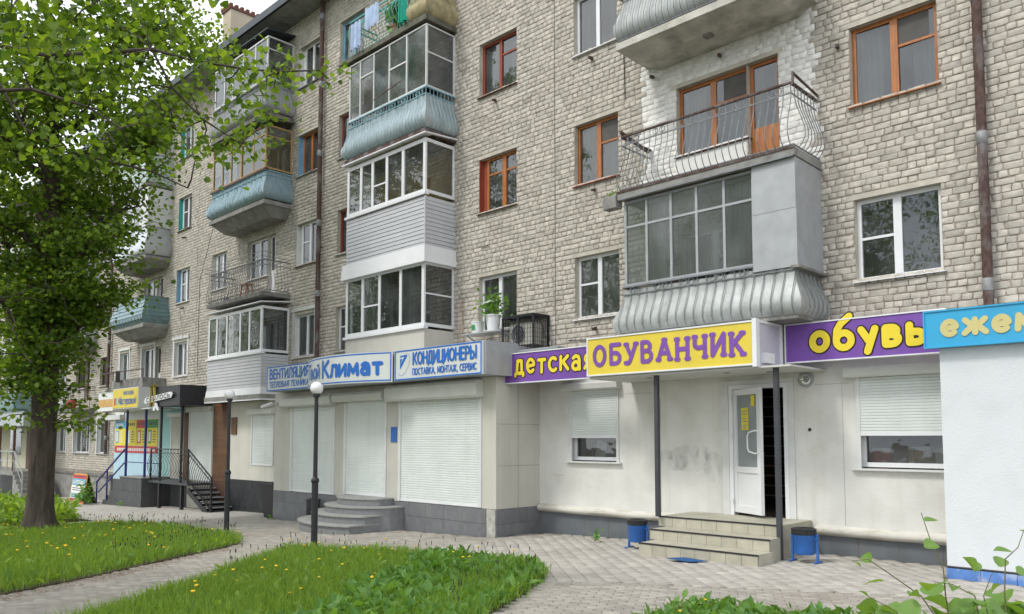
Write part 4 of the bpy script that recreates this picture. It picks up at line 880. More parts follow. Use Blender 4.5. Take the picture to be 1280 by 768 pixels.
# faded spray marks on the plaster: thin painted patches
gm = bpy.data.materials.new('faded_spray_marks'); gm.use_nodes = True; n_ = gm.node_tree.nodes; L_ = gm.node_tree.links
for i in range(1):
    bq = n_['Principled BSDF']; bq.inputs['Base Color'].default_value = (.36, .37, .37, 1); bq.inputs['Roughness'].default_value = .9
    tcn = n_.new('ShaderNodeNewGeometry'); ng = n_.new('ShaderNodeTexNoise'); ng.inputs['Scale'].default_value = 4.5; ng.inputs['Detail'].default_value = 5; mpn = n_.new('ShaderNodeMapping'); mpn.inputs['Scale'].default_value = (1.6, 1, .8)
    L_.new(tcn.outputs['Position'], mpn.inputs[0]); L_.new(mpn.outputs[0], ng.inputs['Vector'])
    mr = n_.new('ShaderNodeMapRange'); mr.inputs[1].default_value = .38; mr.inputs[2].default_value = .72; mr.inputs[4].default_value = .22; L_.new(ng.outputs[0], mr.inputs[0])
    trn = n_.new('ShaderNodeBsdfTransparent'); ms = n_.new('ShaderNodeMixShader'); L_.new(mr.outputs[0], ms.inputs[0]); L_.new(trn.outputs[0], ms.inputs[1]); L_.new(bq.outputs[0], ms.inputs[2]); L_.new(ms.outputs[0], n_['Material Output'].inputs[0])
mb = MB()
for x, z, w, h in ((-8.3, 1.55, .5, .22), (-7.75, 1.5, .8, .5), (-7.25, 1.35, .45, .55), (-8.0, 1.42, .5, .3), (-7.45, 1.55, .3, .35)):
    CNT[0] += 1; mb.add([(x + w / 2 * math.cos(a) * (1 + .12 * math.sin(3 * a)), -.0612 - CNT[0] % 9 * .0001, z + h / 2 * math.sin(a)) for a in np.linspace(0, 2 * PI, 17)[:-1]], [tuple(range(16))])
mb.build('spray_marks', gm, shop)
prof = [(-.06, .33), (-.1, .335), (-.15, .37), (-.165, .41), (-.15, .45), (-.11, .475), (-.06, .49)]
for a, b_ in ((-11.38, -7.75), (-5.42, -3.2)):
    n = int((b_ - a) / .15); mb = MB(); mb.grid([[(a + (b_ - a) * i / n, y + rng.normal() * .002, z + .006 * math.sin(i * .7)) for i in range(n + 1)] for y, z in prof]); mb.build('ledge_moulding', mat('flaking_white_paint', (.6, .58, .52), .85, .08, 3, .3, dirt=.75, dcol=(.3, .26, .18), dscale=3.2, stretch=(.6, 1, 2)), shop, smooth=60)
x = -11.38
while x < -3.2:
    x1 = min(x + .59, -3.2)
    if not (-7.7 < x < -5.45): MB().box(x + .004, x1 - .004, -.045, -.01, -.25, .328).build('plinth_tile', M_plinth, shop)
    x += .6
MB().box(-11.4, -3.1, -.04, -.0, -.4, .326).build('plinth', M_grout, shop)
for (x0, x1, z0, z1, zs) in ((-10.55, -9.3, 1.4, 2.83, 1.9), (-4.75, -3.3, 1.4, 2.8, 1.93)):
    mb = MB(); frame_bars(mb, x0 + .02, x1 - .02, z0 + .02, z1, 'none', y=.05, t=.07); w = mb.build('shop_window', M_white, shop)
    MB().quad((x0 + .08, .08, z0 + .08), (x1 - .08, .08, z0 + .08), (x1 - .08, .08, z1), (x0 + .08, .08, z1)).build('pane', M_glass, w)
    MB().box(x0 - .08, x1 + .06, -.14, .05, z0 - .03, z0).build('sill', M_offw, w)
    mb = MB(); mb.box(x0 + .0, x0 + .06, -.085, -.055, z0, z1); mb.box(x1 - .06, x1, -.085, -.055, z0, z1); w2 = rails(mb, shop)
    shutter_curtain(x0 + .055, x1 - .055, zs, z1, -.075, M_shut, w2)
    MB().extr([(-.06, z1), (-.2, z1), (-.22, z1 + .03), (-.22, z1 + .13), (-.2, z1 + .155), (-.06, z1 + .16)], 'x', x0 - .14, x1 + .06).build('shutter_box', M_shutbox, w2)
    mb = MB(); a, b_ = x0 - .2, x1 + .2; mb.quad((a, 1.5, .9), (b_, 1.5, .9), (b_, 1.5, 3), (a, 1.5, 3)); mb.quad((a, .12, .9), (a, 1.5, .9), (a, 1.5, 3), (a, .12, 3)); mb.quad((b_, .12, .9), (b_, 1.5, .9), (b_, 1.5, 3), (b_, .12, 3)); mb.quad((a, .12, 1.35), (b_, .12, 1.35), (b_, 1.5, 1.35), (a, 1.5, 1.35)); mb.build('shop_interior', M_room, shop)
# goods in the windows
for x, c_, w_, h_, l_ in ((-4.5, M_pred, .25, .2, 'red-topped shoe box on the right shop window sill, leftmost'), (-3.95, M_tanw, .3, .22, 'brown shoe box in the middle of the right shop window'), (-3.6, M_pwhite, .26, .2, 'white shoe box at the right end of the shop window')):
    t = thing('shoe_box', (x, .3, 1.36), l_, 'box'); box('box_body', c_, t, x - w_ / 2, x + w_ / 2, .22, .4, 1.36, 1.36 + h_ + .1); box('lid', M_pwhite if c_ is not M_pwhite else M_tanw, t, x - w_ / 2 - .008, x + w_ / 2 + .008, .212, .408, 1.36 + h_ + .1, 1.36 + h_ + .15)
t = thing('paper_notice', (-10.0, .2, 1.5), 'tilted paper notice behind the left shop window glass', 'notice'); MB().hexa([(-10.1, .2, 1.5), (-9.85, .2, 1.44), (-9.85, .205, 1.44), (-10.1, .205, 1.5), (-10.05, .2, 1.83), (-9.8, .2, 1.77), (-9.8, .205, 1.77), (-10.05, .205, 1.83)]).build('paper', M_pwhite, t)
# doorway
mb = MB(); mb.box(-6.93, -6.86, -.08, .1, .55, 2.78); mb.box(-5.93, -5.86, -.08, .1, .55, 2.78); mb.box(-6.86, -5.93, -.08, .1, 2.71, 2.78); df = mb.build('door_frame', M_white, shop)
mb = MB(); mb.box(-7.06, -6.935, -.085, -.061, .55, 2.86); mb.box(-5.855, -5.75, -.085, -.061, .55, 2.86); mb.box(-6.935, -5.855, -.085, -.061, 2.785, 2.86); mb.build('door_surround', M_offw, shop)
dl = MB(); lw = .76
def dbox(mb, x0, x1, y0, y1, z0, z1):
    a = math.radians(-28); c, s = math.cos(a), math.sin(a)
    P = [(x0, y0), (x1, y0), (x1, y1), (x0, y1)]; Q = [(-6.85 + x * c - y * s, -.03 + x * s + y * c) for x, y in P]
    return mb.hexa([(*q, z0) for q in Q] + [(*q, z1) for q in Q])
for z0, z1 in ((.6, .72), (1.28, 1.38), (2.6, 2.7)): dbox(dl, .09, lw - .09, -.02, .04, z0, z1)
dbox(dl, 0, .09, -.02, .04, .6, 2.7); dbox(dl, lw - .09, lw, -.02, .04, .6, 2.7)
leaf = dl.build('door_leaf', M_white, shop)
dbox(MB(), .09, lw - .09, 0, .02, .72, 1.28).build('lower_panel', M_white, leaf); dbox(MB(), .09, lw - .09, .005, .015, 1.38, 2.6).build('pane', mat('misted_door_glass', (.27, .3, .31), .15, .15, 1.5), leaf)
mb = MB(); a = math.radians(-28); dp = lambda x, y, z: (-6.85 + x * math.cos(a) - y * math.sin(a), -.03 + x * math.sin(a) + y * math.cos(a), z)
for s in (-1, 1):
    y_ = -.02 if s < 0 else .04
    mb.tube([dp(lw - .05, y_, 1.98), dp(lw - .08, y_ + s * .05, 1.99), dp(lw - .2, y_ + s * .08, 1.96), dp(lw - .24, y_ + s * .08, 1.9), dp(lw - .24, y_ + s * .08, 1.7), dp(lw - .2, y_ + s * .08, 1.64), dp(lw - .08, y_ + s * .05, 1.61), dp(lw - .05, y_, 1.62)], .014, 6)
mb.build('door_handle', M_white, leaf, smooth=60)
dbox(MB(), .22, .42, -.006, -.002, 2.0, 2.38).build('yellow_notice', M_pyel, leaf); dbox(MB(), .5, .6, -.006, -.002, 2.4, 2.58).build('yellow_sticker', M_pyel, leaf)
mb = MB()
for i, zz in enumerate((2.33, 2.28, 2.2, 2.15, 2.08, 2.04)): dbox(mb, .25 + .01 * (i % 2), .39 - .02 * (i % 3), -.009, -.006, zz - .011, zz)
mb.build('notice_print', M_signb, leaf)
for z in (.8, 1.9, 2.55): MB().tube([(-6.87, -.1, z - .04), (-6.87, -.1, z + .04)], .014, 8).build('hinge', M_white, df)
mb = MB(); a, b_ = -7.6, -5.2
mb.quad((a, 4, .56), (b_, 4, .56), (b_, 4, 2.9), (a, 4, 2.9)); mb.quad((a, .1, .56), (a, 4, .56), (a, 4, 2.9), (a, .1, 2.9)); mb.quad((b_, .1, .56), (b_, 4, .56), (b_, 4, 2.9), (b_, .1, 2.9)); mb.quad((a, .1, .56), (b_, .1, .56), (b_, 4, .56), (a, 4, .56)); mb.quad((a, .1, 2.9), (b_, .1, 2.9), (b_, 4, 2.9), (a, 4, 2.9))
mb.build('doorway_interior', mat('dark_brown_interior', (.13, .095, .07), .9, .2), shop)
for i in range(11): MB().box(-7.55, -5.25, 1.9, 1.93, .75 + i * .19, .78 + i * .19).build('shelf', mat('lit_wood_shelf', (.3, .22, .16), .8), shop)
MB().lathe((0, 0, 0), [(0, .12), (.06, .11), (.105, .07), (.12, .02), (.125, 0)], 20)
lm = thing('wall_lamp', (-5.54, -.1, 2.82), 'round bulkhead lamp on the plaster right of the shop door', 'lamp')
for nm, prof, m_ in (('lamp_glass', [(0, .1), (.05, .095), (.09, .06), (.105, .01)], M_glassd), ('lamp_ring', [(.1, .0), (.105, .03), (.13, .03), (.135, 0)], M_grey)):
    mb = MB().lathe((0, 0, 0), prof, 20); mb.v = [(-5.54 + x, -.062 - z, 2.82 + y) for x, y, z in mb.v]; mb.build(nm, m_, lm, smooth=50)
tag(MB().lathe((0, 0, 0), [(0, .02), (.02, .02), (.03, 0)], 10).build('wall_socket', M_black, loc=(0, 0, 0)), 'small black cap on the plaster between door and right window', 'cap')
q = bpy.data.objects['wall_socket']; q.rotation_euler.x = PI / 2; q.location = (-5.5, -.062, 2.0)
# entrance steps
stp = thing('entrance_steps', (-6.5, -1, .05), 'three sand-tiled steps with black nosings up to the shoe shop door', 'steps')
LV = [(-7.69, -5.5, -1.14, .55), (-7.55, -5.47, -1.6, .38), (-7.45, -5.42, -2.06, .21)]
mb = MB(); zb = -.15; yb = [-.07, -1.14, -1.6]
for i, (x0, x1, y, z) in enumerate(LV): mb.box(x0 + .01, x1 - .01, y + .01, yb[i], zb, z - .012)
mb.build('step_core', M_grout, stp)
for i, (x0, x1, y, z) in enumerate(LV):
    yb_ = yb[i]; zl = LV[i + 1][3] if i < 2 else -.0
    n = 8; dx = (x1 - x0) / n
    for k in range(n):
        if k == 7 and i == 0: pass
        MB().box(x0 + k * dx + .003, x0 + (k + 1) * dx - .003, y - .004, y + .008, zl + .002 if i < 2 else -.1, z - .02).build('tile', M_stile, stp)
        m_ = max(1, round((yb_ - y) / .35)); dy = (yb_ - y) / m_
        for j in range(m_): MB().box(x0 + k * dx + .003, x0 + (k + 1) * dx - .003, y + .02 + j * dy if j == 0 else y + j * dy + .003, y + (j + 1) * dy - .003, z - .012, z).build('tile', M_stile, stp)
    MB().box(x0, x1 + .004, y - .012, y + .02, z - .02, z + .003).build('nosing', M_black, stp)
    m_ = max(1, round((yb_ - y) / .33)); dy = (yb_ - y) / m_
    for j in range(m_): MB().box(x1 - .01, x1 + .004 + i * .002, y + j * dy + .003 + .02 * (j == 0), y + (j + 1) * dy - .003, -.1, z - .014).build('tile', M_stile, stp)
# canopy with the yellow sign
cp = thing('shop_canopy', (-7.3, -.7, 2.95), 'boxed entrance canopy carrying the yellow shoe shop sign on two dark posts', 'canopy')
box('soffit', mat('white_soffit_panel', (.52, .52, .5), .6, .05, 2), cp, -9.0, -5.2, -1.36, -.062, 2.93, 2.96)
box('canopy_body', M_offw, cp, -8.99, -5.75, -1.36, -.4, 2.965, 3.66)
box('side_panel', mat('lilac_grey_panel', (.5, .49, .56), .5, .04, 2), cp, -5.749, -5.73, -1.34, -.55, 2.97, 3.64)
mb = MB(); mb.box(-5.76, -5.69, -1.44, -1.33, 2.95, 3.69); mb.box(-5.76, -5.7, -.57, -.53, 2.95, 3.68); mb.box(-5.76, -5.71, -1.33, -.57, 3.64, 3.68); mb.box(-5.76, -5.71, -1.33, -.57, 2.95, 2.98); mb.build('side_frame', M_white, cp)
box('junction_box', M_white, cp, -5.73, -5.66, -1.2, -.9, 3.02, 3.18)
for x, y in ((-8.0, -.9), (-6.5, -.9), (-5.9, -.6)): mb = MB().lathe((x, y, 2.925), [(.0, .0), (.05, .0), (.06, .006)], 12); mb.build('downlight', M_dgrey, cp)
for x, z0, lab in ((-7.64, .55, 'left dark post of the shoe shop canopy'), (-5.49, 0, 'right dark post of the shoe shop canopy')): MB().box(x - .035, x + .035, -1.26, -1.19, z0, 2.93).build('post', M_dgrey, cp)
def signboard(name, x0, x1, y, z0, z1, face, fr, lab, ft=.03, depth=.06, cat='shop sign'):
    t = thing(name, ((x0 + x1) / 2, y, z0), lab, cat); box('panel', face, t, x0, x1, y, y + depth, z0, z1)
    mb = MB(); mb.box(x0 - ft, x1 + ft, y - .015, y + depth, z1, z1 + ft); mb.box(x0 - ft, x1 + ft, y - .015, y + depth, z0 - ft, z0); mb.box(x0 - ft, x0, y - .015, y + depth, z0, z1); mb.box(x1, x1 + ft, y - .015, y + depth, z0, z1); mb.build('frame', fr, t); return t
s1 = signboard('yellow_shoe_shop_sign', -8.97, -5.74, -1.42, 3.0, 3.64, M_yellow, M_white, 'yellow sign with purple serif letters over the shop door', .025, .055)
text(s1, 'ОБУВАНЧИК', -8.86, 3.165, .33, .075, flat(-1.42), M_lpurple, serif=True, wob=.03, width=2.98, gap=.42)
s2 = signboard('purple_shoe_sign', -5.66, -3.34, -.5, 3.07, 3.66, M_purple, M_white, 'purple sign with rounded yellow letters right of the canopy', .02, .05)
text(s2, 'обувь', -5.28, 3.235, .38, .108, flat(-.5), M_lyellow, outline=.022, om=M_lblack, width=1.72, gap=.36)
s3 = signboard('purple_children_sign', -11.4, -8.99, -1.1, 2.99, 3.57, M_purple, M_white, 'purple sign with yellow letters partly behind the yellow sign', .02, .05)
text(s3, 'детская', -11.13, 3.17, .38, .07, flat(-1.1), M_lyellow, outline=.02, om=M_lblack, width=2.04, gap=.3, wob=.03)
# litter bins
def bin_(x, y, lab):
    z = g(x); t = thing('litter_bin', (x, y, z), lab, 'bin', 'blue street bins by the steps')
    MB().lathe((x, y, z), [(.0, .12), (.14, .12), (.152, .14), (.165, .44), (.17, .445), (.155, .43)], 18).build('bucket', M_bin, t, smooth=50)
    MB().lathe((x, y, z), [(.171, .405), (.178, .43), (.175, .46), (.182, .49), (.16, .498), (.13, .47), (.08, .41), (0, .38)], 14).build('bin_bag', M_bag, t, smooth=70)
    for s in (-1, 1):
        mb = MB(); mb.bar((x + s * .19, y + .02, z + .02), (x + s * .19, y + .02, z + .42), .03); mb.bar((x + s * .19, y - .1, z + .015), (x + s * .19, y + .14, z + .015), .045, .012); mb.bar((x + s * .16, y, z + .35), (x + s * .2, y, z + .35), .025); mb.build('stand', M_bin, t)
    return t
bin_(-7.98, -1.35, 'blue litter bin with black bag left of the tiled steps'); bin_(-5.13, -1.2, 'blue litter bin with black bag right of the tiled steps')
mt = MB(); zt = .062; mt.add([(-6.74, -2.36, zt), (-6.3, -2.44, zt), (-6.14, -2.2, zt), (-6.58, -2.12, zt), (-6.74, -2.36, zt + .01), (-6.3, -2.44, zt + .01), (-6.14, -2.2, zt + .01), (-6.58, -2.12, zt + .01)], [(0, 3, 2, 1), (4, 5, 6, 7), (0, 1, 5, 4), (1, 2, 6, 5), (2, 3, 7, 6), (3, 0, 4, 7)])
tag(mt.build('door_mat', mat('blue_rubber', (.02, .09, .24), .8, .2, 30, .5), loc=(-6.4, -2.3, .06)), 'blue mat lying on the paving before the bottom step', 'mat')

# ------------------------------------------------------------------ kiosk on the right
ks = thing('white_kiosk', (-1, -.6, .1), 'rough white rendered kiosk at the right edge under a blue sign', 'kiosk')
box('rendered_wall', M_kiosk, ks, -3.25, 1.55, -1.1, -.07, .2, 3.45); 
for i in range(12): x = -3.26 + i * .4; MB().box(x + .003, x + .397, -1.125, -1.1, -.1, .17 + .01 * math.sin(i * 3)).build('plinth_tile', mat('worn_blue_tile', (.1, .22, .52), .7, .15, 8, island=.1, dirt=.7, dcol=(.6, .62, .62), dscale=5), ks)
box('plinth_core', M_grout, ks, -3.24, 1.55, -1.098, -.3, -.2, .196); box('joint_strip', M_black, ks, -3.25, 1.55, -1.112, -1.1, .172, .19)
box('flat_roof', M_grey, ks, -3.4, 1.6, -1.15, -.07, 3.451, 3.5)
s4 = signboard('cyan_magazine_sign', -3.38, 1.5, -1.22, 3.07, 3.53, M_cyan, M_cyan, 'cyan sign with cream letters along the top of the white kiosk', .02, .1)
text(s4, 'ежем', -3.2, 3.215, .26, .075, flat(-1.22), M_lcream, width=1.12, gap=.3)

# ------------------------------------------------------------------ air-conditioning shop
kx0, kx1, ky = -20.2, -11.4, -1.36
kl = thing('climate_shop_extension', (-15.8, -.7, -.2), 'beige boxed shop extension with white roller shutters and a grey tiled plinth', 'shopfront')
HO = [(-19.3, -17.2, .45, 2.72), (-16.75, -15.05, .5, 2.78), (-14.55, -11.83, .45, 2.72)]
mb = MB(); xx = [kx0] + [v for h in HO for v in h[:2]] + [kx1]
for i in range(0, len(xx), 2): mb.box(xx[i], xx[i + 1], ky, ky + .25, .44, 3.12)
for h in HO: mb.box(h[0], h[1], ky, ky + .25, h[3], 3.12); mb.box(h[0], h[1], ky + .06, ky + .25, -.3, h[3]) 
mb.box(kx1 - .25, kx1 - .001, ky + .25, -.0, .44, 3.12); mb.box(kx0, kx0 + .25, ky + .25, 0, .44, 3.12)
mb.build('wall', M_kplaster, kl)
jm = MB()
for x in (-12.0, -11.41): pass
for z in (1.3, 2.15): jm.box(kx1 - .002, kx1 + .0015, -1.3, 0, z, z + .006)
jm.box(kx1 - .002, kx1 + .0015, -.72, -.714, .44, 3.1); jm.build('panel_joint', M_grout, kl)
box('plinth', M_grout, kl, kx0 + .004, kx1 - .004, ky + .004, 0, -.6, .436)
for r_, (za, zc) in enumerate(((-.5, .13), (.138, .435))):
    x = kx0
    while x < kx1 - .3:
        x1 = min(x + .6, kx1 - .28)
        MB().box(x + .003, x1 - .003, ky - .008, ky + .002, za, zc).build('plinth_tile', M_ktile, kl); x = x1
    y = ky
    while y < -.02:
        y1 = min(y + .45, -.01); MB().box(kx1 - .006, kx1 + .006, y + .003, y1 - .003, za, zc).build('plinth_tile', M_ktile, kl); y = y1
MB().box(kx1 - .27, kx1 - .02, ky - .004, ky + .004, -.4, .43).build('bare_cement_patch', mat('bare_cement', (.42, .41, .37), .95, .3, 8, .5, dirt=.6, dcol=(.15, .14, .13), dscale=9), kl)
for (x0, x1, z0, z1), bz in zip(HO, (2.98, 2.98, 3.06)):
    mb = MB(); mb.box(x0 - .02, x0 + .06, ky - .03, ky + .05, z0, z1); mb.box(x1 - .06, x1 + .02, ky - .03, ky + .05, z0, z1); f = rails(mb, kl)
    shutter_curtain(x0 + .06, x1 - .06, z0 + .03, z1, ky - .0, M_shut, f, .052)
    MB().extr([(ky, z1 - .0), (ky - .16, z1 - .02), (ky - .21, z1 + .03), (ky - .22, bz - .06), (ky - .17, bz), (ky, bz)], 'x', x0 - .32, x1 + .05).build('shutter_box', M_shutbox, f, smooth=40)
box('blue_plaque', M_bin, kl, -14.86, -14.64, ky - .02, ky - .001, 1.78, 2.13)
# canopy above with three sign panels
kc = thing('climate_shop_sign', (-15.5, -1.5, 3.1), 'long pale blue-edged sign box with a curved middle panel over the roller shutters', 'shop sign')
mb = MB(); mb.extr([(-19.75, -.02), (-19.75, -1.84), (-11.2, -1.84), (-11.2, -.92), (-11.41, -.9), (-11.41, -.02)], 'z', 3.125, 3.8); mb.build('sign_box', M_grey, kc)
for x0, x1, zz in ((-19.72, -17.3, 0), (-14.06, -11.24, 1)):
    p = MB().box(x0, x1, -1.9, -1.845, 3.13, 3.79).build('sign_panel', M_signw, kc)
    e = MB(); e.box(x0 + .02, x1 - .02, -1.906, -1.9, 3.755, 3.785); e.box(x0 + .02, x1 - .02, -1.906, -1.9, 3.135, 3.165); e.box(x0 + .02, x0 + .05, -1.906, -1.9, 3.165, 3.755); e.box(x1 - .05, x1 - .02, -1.906, -1.9, 3.165, 3.755); e.build('blue_border', M_signb, p)
    if zz: last = p
    else: first_ = p
text(first_, 'ВЕНТИЛЯЦИЯ', -19.55, 3.46, .24, .045, flat(-1.902), M_signb, width=1.98, gap=.22, join='lettering'); text(first_, 'ТЕПЛОВАЯ ТЕХНИКА', -19.55, 3.23, .14, .026, flat(-1.902), M_signb, width=1.98, gap=.22, join='lettering')
text(last, 'КОНДИЦИОНЕРЫ', -13.42, 3.46, .24, .05, flat(-1.902), M_signb, width=2.03, gap=.22, join='lettering'); text(last, 'ПОСТАВКА, МОНТАЖ, СЕРВИС', -13.42, 3.23, .13, .024, flat(-1.902), M_signb, width=2.03, gap=.24, join='lettering')
lg = MB(); e_ = lambda pts: lg.add([(x, -1.9035, z) for x, z in pts], [tuple(range(len(pts)))])
e_([(-13.86, 3.36), (-13.6, 3.66), (-13.7, 3.66), (-13.86, 3.46)]); e_([(-13.86, 3.46), (-13.78, 3.6), (-13.86, 3.6)]); e_([(-13.86, 3.63), (-13.62, 3.665), (-13.62, 3.69), (-13.86, 3.67)])
lg.build('logo', M_signb, last); lo = MB(); stroke(lo, [(-13.72 + .17 * math.cos(t) + .1 * math.sin(t), 3.47 + .24 * math.sin(t)) for t in np.linspace(-2.3, 1.6, 18)], .008, flat(-1.902), -.001); lo.build('logo', M_signb, last)
c0, c1, sag = -17.62, -14.13, .44; chd = c1 - c0; R_ = (chd * chd / 4 + sag * sag) / (2 * sag); xm_ = (c0 + c1) / 2; yc_ = -1.9 - sag + R_; th = math.asin(chd / 2 / R_)
def curved(s, z, y): a = -th + 2 * th * (s / (2 * th * R_)); return (xm_ + (R_ - y) * math.sin(a), yc_ - (R_ - y) * math.cos(a), z)
Ls = 2 * th * R_; mb = MB(); N_ = 26
for y in (0, -.05): pass
mb.grid([[curved(Ls * i / N_, z, .0) for i in range(N_ + 1)] for z in (3.12, 3.8)]); cpn = mb.build('curved_sign_panel', M_signw, kc, smooth=30)
mb = MB(); top = [curved(Ls * i / N_, 0, .001)[:2] for i in range(N_ + 1)]; mb.extr(top, 'z', 3.11, 3.119); mb.extr(top, 'z', 3.801, 3.81); mb.build('curved_sign_cap', M_grey, kc)
mb = MB()
for za, zc in ((3.14, 3.17), (3.75, 3.78)): mb.grid([[curved(.03 + (Ls - .06) * i / N_, z, -.003) for i in range(N_ + 1)] for z in (za, zc)])
for sa in (.03, Ls - .06): mb.grid([[curved(sa + .03 * i, z, -.003) for i in range(2)] for z in (3.14, 3.78)])
mb.build('blue_border', M_signb, cpn)
text(cpn, 'Твой', .3, 3.31, .34, .06, curved, M_signb, width=.95, gap=.2); text(cpn, 'Климат', 1.36, 3.31, .36, .095, curved, M_signb, width=2.05, gap=.24)
# curved steps
cs = thing('curved_steps', (-15.6, -1.9, -.25), 'grey curved steps fanning out before the middle roller shutter', 'steps')
cx_ = -15.55; xr = -14.38
for i, (rx, ry, z, xr_) in enumerate(((.95, .75, .5, -14.75), (1.25, 1.02, .33, -14.38), (1.55, 1.3, .16, -14.5), (1.9, 1.58, -.02, -14.52))):
    P = [(cx_ - rx, ky - .012)] + [(cx_ + rx * math.cos(a), ky - .012 - ry * math.sin(a)) for a in np.linspace(PI, 0, 30) if cx_ + rx * math.cos(a) < xr_] + [(xr_, ky - .012 - ry * math.sqrt(max(0, 1 - ((xr_ - cx_) / rx) ** 2))), (xr_, ky - .012)]
    st_ = MB().extr(P, 'z', -.4, z - .03).build('step', M_ksteps, cs)
    P2 = [(cx_ + (x - cx_) * 1.02, ky - .012 + (y - ky + .012) * 1.03) for x, y in P]
    MB().extr(P2, 'z', z - .029, z).build('tread', mat('worn_tread', (.3, .3, .285), .75, .1, 6, dirt=.4, dcol=(.16, .16, .16), dscale=4), st_)
bb = thing('black_street_bin', (-17.75, -1.62, -.3), 'small black lidded bin behind the nearer lamp post', 'bin')
mb = MB(); mb.lathe((-17.75, -1.62, -.3), [(0, .04), (.13, .04), (.16, .1), (.17, .56), (.16, .6)], 12); mb.build('bucket', M_black, bb, smooth=50); MB().lathe((-17.75, -1.62, -.3), [(.19, .585), (.19, .62), (.1, .66), (0, .67)], 12).build('lid', M_black, bb)
box('foot', M_black, bb, -17.9, -17.6, -1.75, -1.5, -.3, -.27)
for x_, za, zc in ((-4.97, .5, 2.75), (-8.35, .5, 2.6)): MB().box(x_, x_ + .008, -.0625, -.0601, za, zc).build('plaster_joint', mat('plaster_joint_grey', (.4, .39, .36), .9), shop)
for xa, xb, z_ in ((-5.4, -4.85, 2.72), (-9.15, -8.5, 2.72), (-11.0, -10.7, 1.1)): MB().box(xa, xb, -.063, -.0601, z_, z_ + .008).build('plaster_crack', mat('plaster_joint_grey', (.4, .39, .36), .9), shop)
gb = thing('grey_metal_cabinet', (-11.0, -.6, 3.2), 'grey sheet-metal cabinet on the wall between the sign box and the wire cage', 'cabinet')
box('cabinet_body', M_grey, gb, -11.37, -10.3, -.75, -.02, 3.2, 3.7); box('door', mat('grey_cabinet_door', (.25, .27, .28), .5, .06, 3), gb, -11.33, -10.34, -.765, -.751, 3.24, 3.66); box('bracket', M_offw, gb, -11.39, -10.9, -.8, -.76, 3.14, 3.19)
cw = thing('security_camera', (-20.0, -1.7, 2.75), 'small white security camera at the left corner under the sign box', 'camera')
MB().bar((-20.1, -1.37, 2.85), (-20.1, -1.6, 2.8), .05).build('arm', M_offw, cw); MB().tube([(-20.25, -1.75, 2.72), (-20.0, -1.55, 2.83)], .05, 8).build('camera_body', M_offw, cw)

# ------------------------------------------------------------------ shops at the left
lf = thing('left_shop_fronts', (-28, -.4, -.5), 'row of low shopfronts left of the black planter: cream wall, brown tile, turquoise panels', 'shopfront')
LY = -.35
box('cream_wall', M_cream, lf, -24.9, -20.21, LY, -.01, .55, 3.05)
bt = MB(); 
for r_ in range(4):
    for i in range(12): x = -24.88 + i * .39 + (.19 if r_ % 2 else 0); MB().box(x + .004, min(x + .386, -20.22), LY - .012, LY + .01, .545 - (r_ + 1) * .3 + .004, .545 - r_ * .3 - .003).build('plinth_tile', M_btile, lf) if x < -20.3 else None
box('plinth', M_black, lf, -24.9, -20.21, LY - .0, -.01, -1, .546)
mb = MB(); mb.box(-23.45, -23.38, LY - .03, LY, 1.03, 2.62); mb.box(-22.12, -22.05, LY - .03, LY, 1.03, 2.62); w = rails(mb, lf); shutter_curtain(-23.38, -22.12, 1.06, 2.62, LY - .015, M_shut, w); MB().box(-23.5, -22.0, LY - .15, LY, 2.62, 2.78).build('shutter_box', M_shutbox, w)
box('brown_plaque', M_brtile, lf, -24.8, -24.42, LY - .03, LY - .001, 2.0, 2.56)
for i in range(26): z = .45 - .0 + i * .1; MB().box(-26.13, -24.91, LY - .01, LY + .01, z + .002, z + .096).build('brown_tile', M_brtile, lf)
box('tile_backing', M_brownw, lf, -26.15, -24.9, LY, -.01, -1, 3.05)
mb = MB(); mb.box(-28.0, -27.93, LY - .03, LY, .42, 2.8); mb.box(-26.25, -26.18, LY - .03, LY, .42, 2.8); w = rails(mb, lf); shutter_curtain(-27.93, -26.25, .45, 2.8, LY - .015, M_shut, w); MB().box(-28.05, -26.15, LY - .15, LY, 2.8, 2.97).build('shutter_box', M_shutbox, w)
box('door_backing', M_cream, lf, -28.1, -26.15, LY + .001, -.01, -1, 3.05); box('brown_pilaster', M_brtile, lf, -28.4, -28.1, LY - .02, -.01, .4, 3.0)
box('turquoise_panel', M_aqua, lf, -30.7, -28.4, LY, -.01, .3, 3.05); mb = MB(); mb.box(-29.6, -29.5, LY - .03, LY, .45, 2.75); w = rails(mb, lf); shutter_curtain(-29.5, -28.45, .45, 2.65, LY - .02, M_kplaster, w); MB().box(-29.65, -28.42, LY - .14, LY, 2.65, 2.8).build('shutter_box', M_shutbox, w)
box('pale_blue_wall', M_lblue, lf, -35.3, -30.7, LY, -.01, .2, 1.28); box('white_wall', M_offw, lf, -35.3, -30.7, LY + .01, -.01, 1.28, 3.0)
box('wall_base', M_dtile, lf, -35.3, -28.1, LY - .001, -.01, -1.2, .2)
po = thing('shop_window_posters', (-33, -.4, 1.3), 'bright yellow, red, green and blue price posters across the shop window', 'poster')
pcs = [(-35.2, -34.0, M_pblue), (-33.95, -32.9, M_pyel), (-32.85, -31.85, M_pred), (-31.8, -30.8, M_pgreen)]
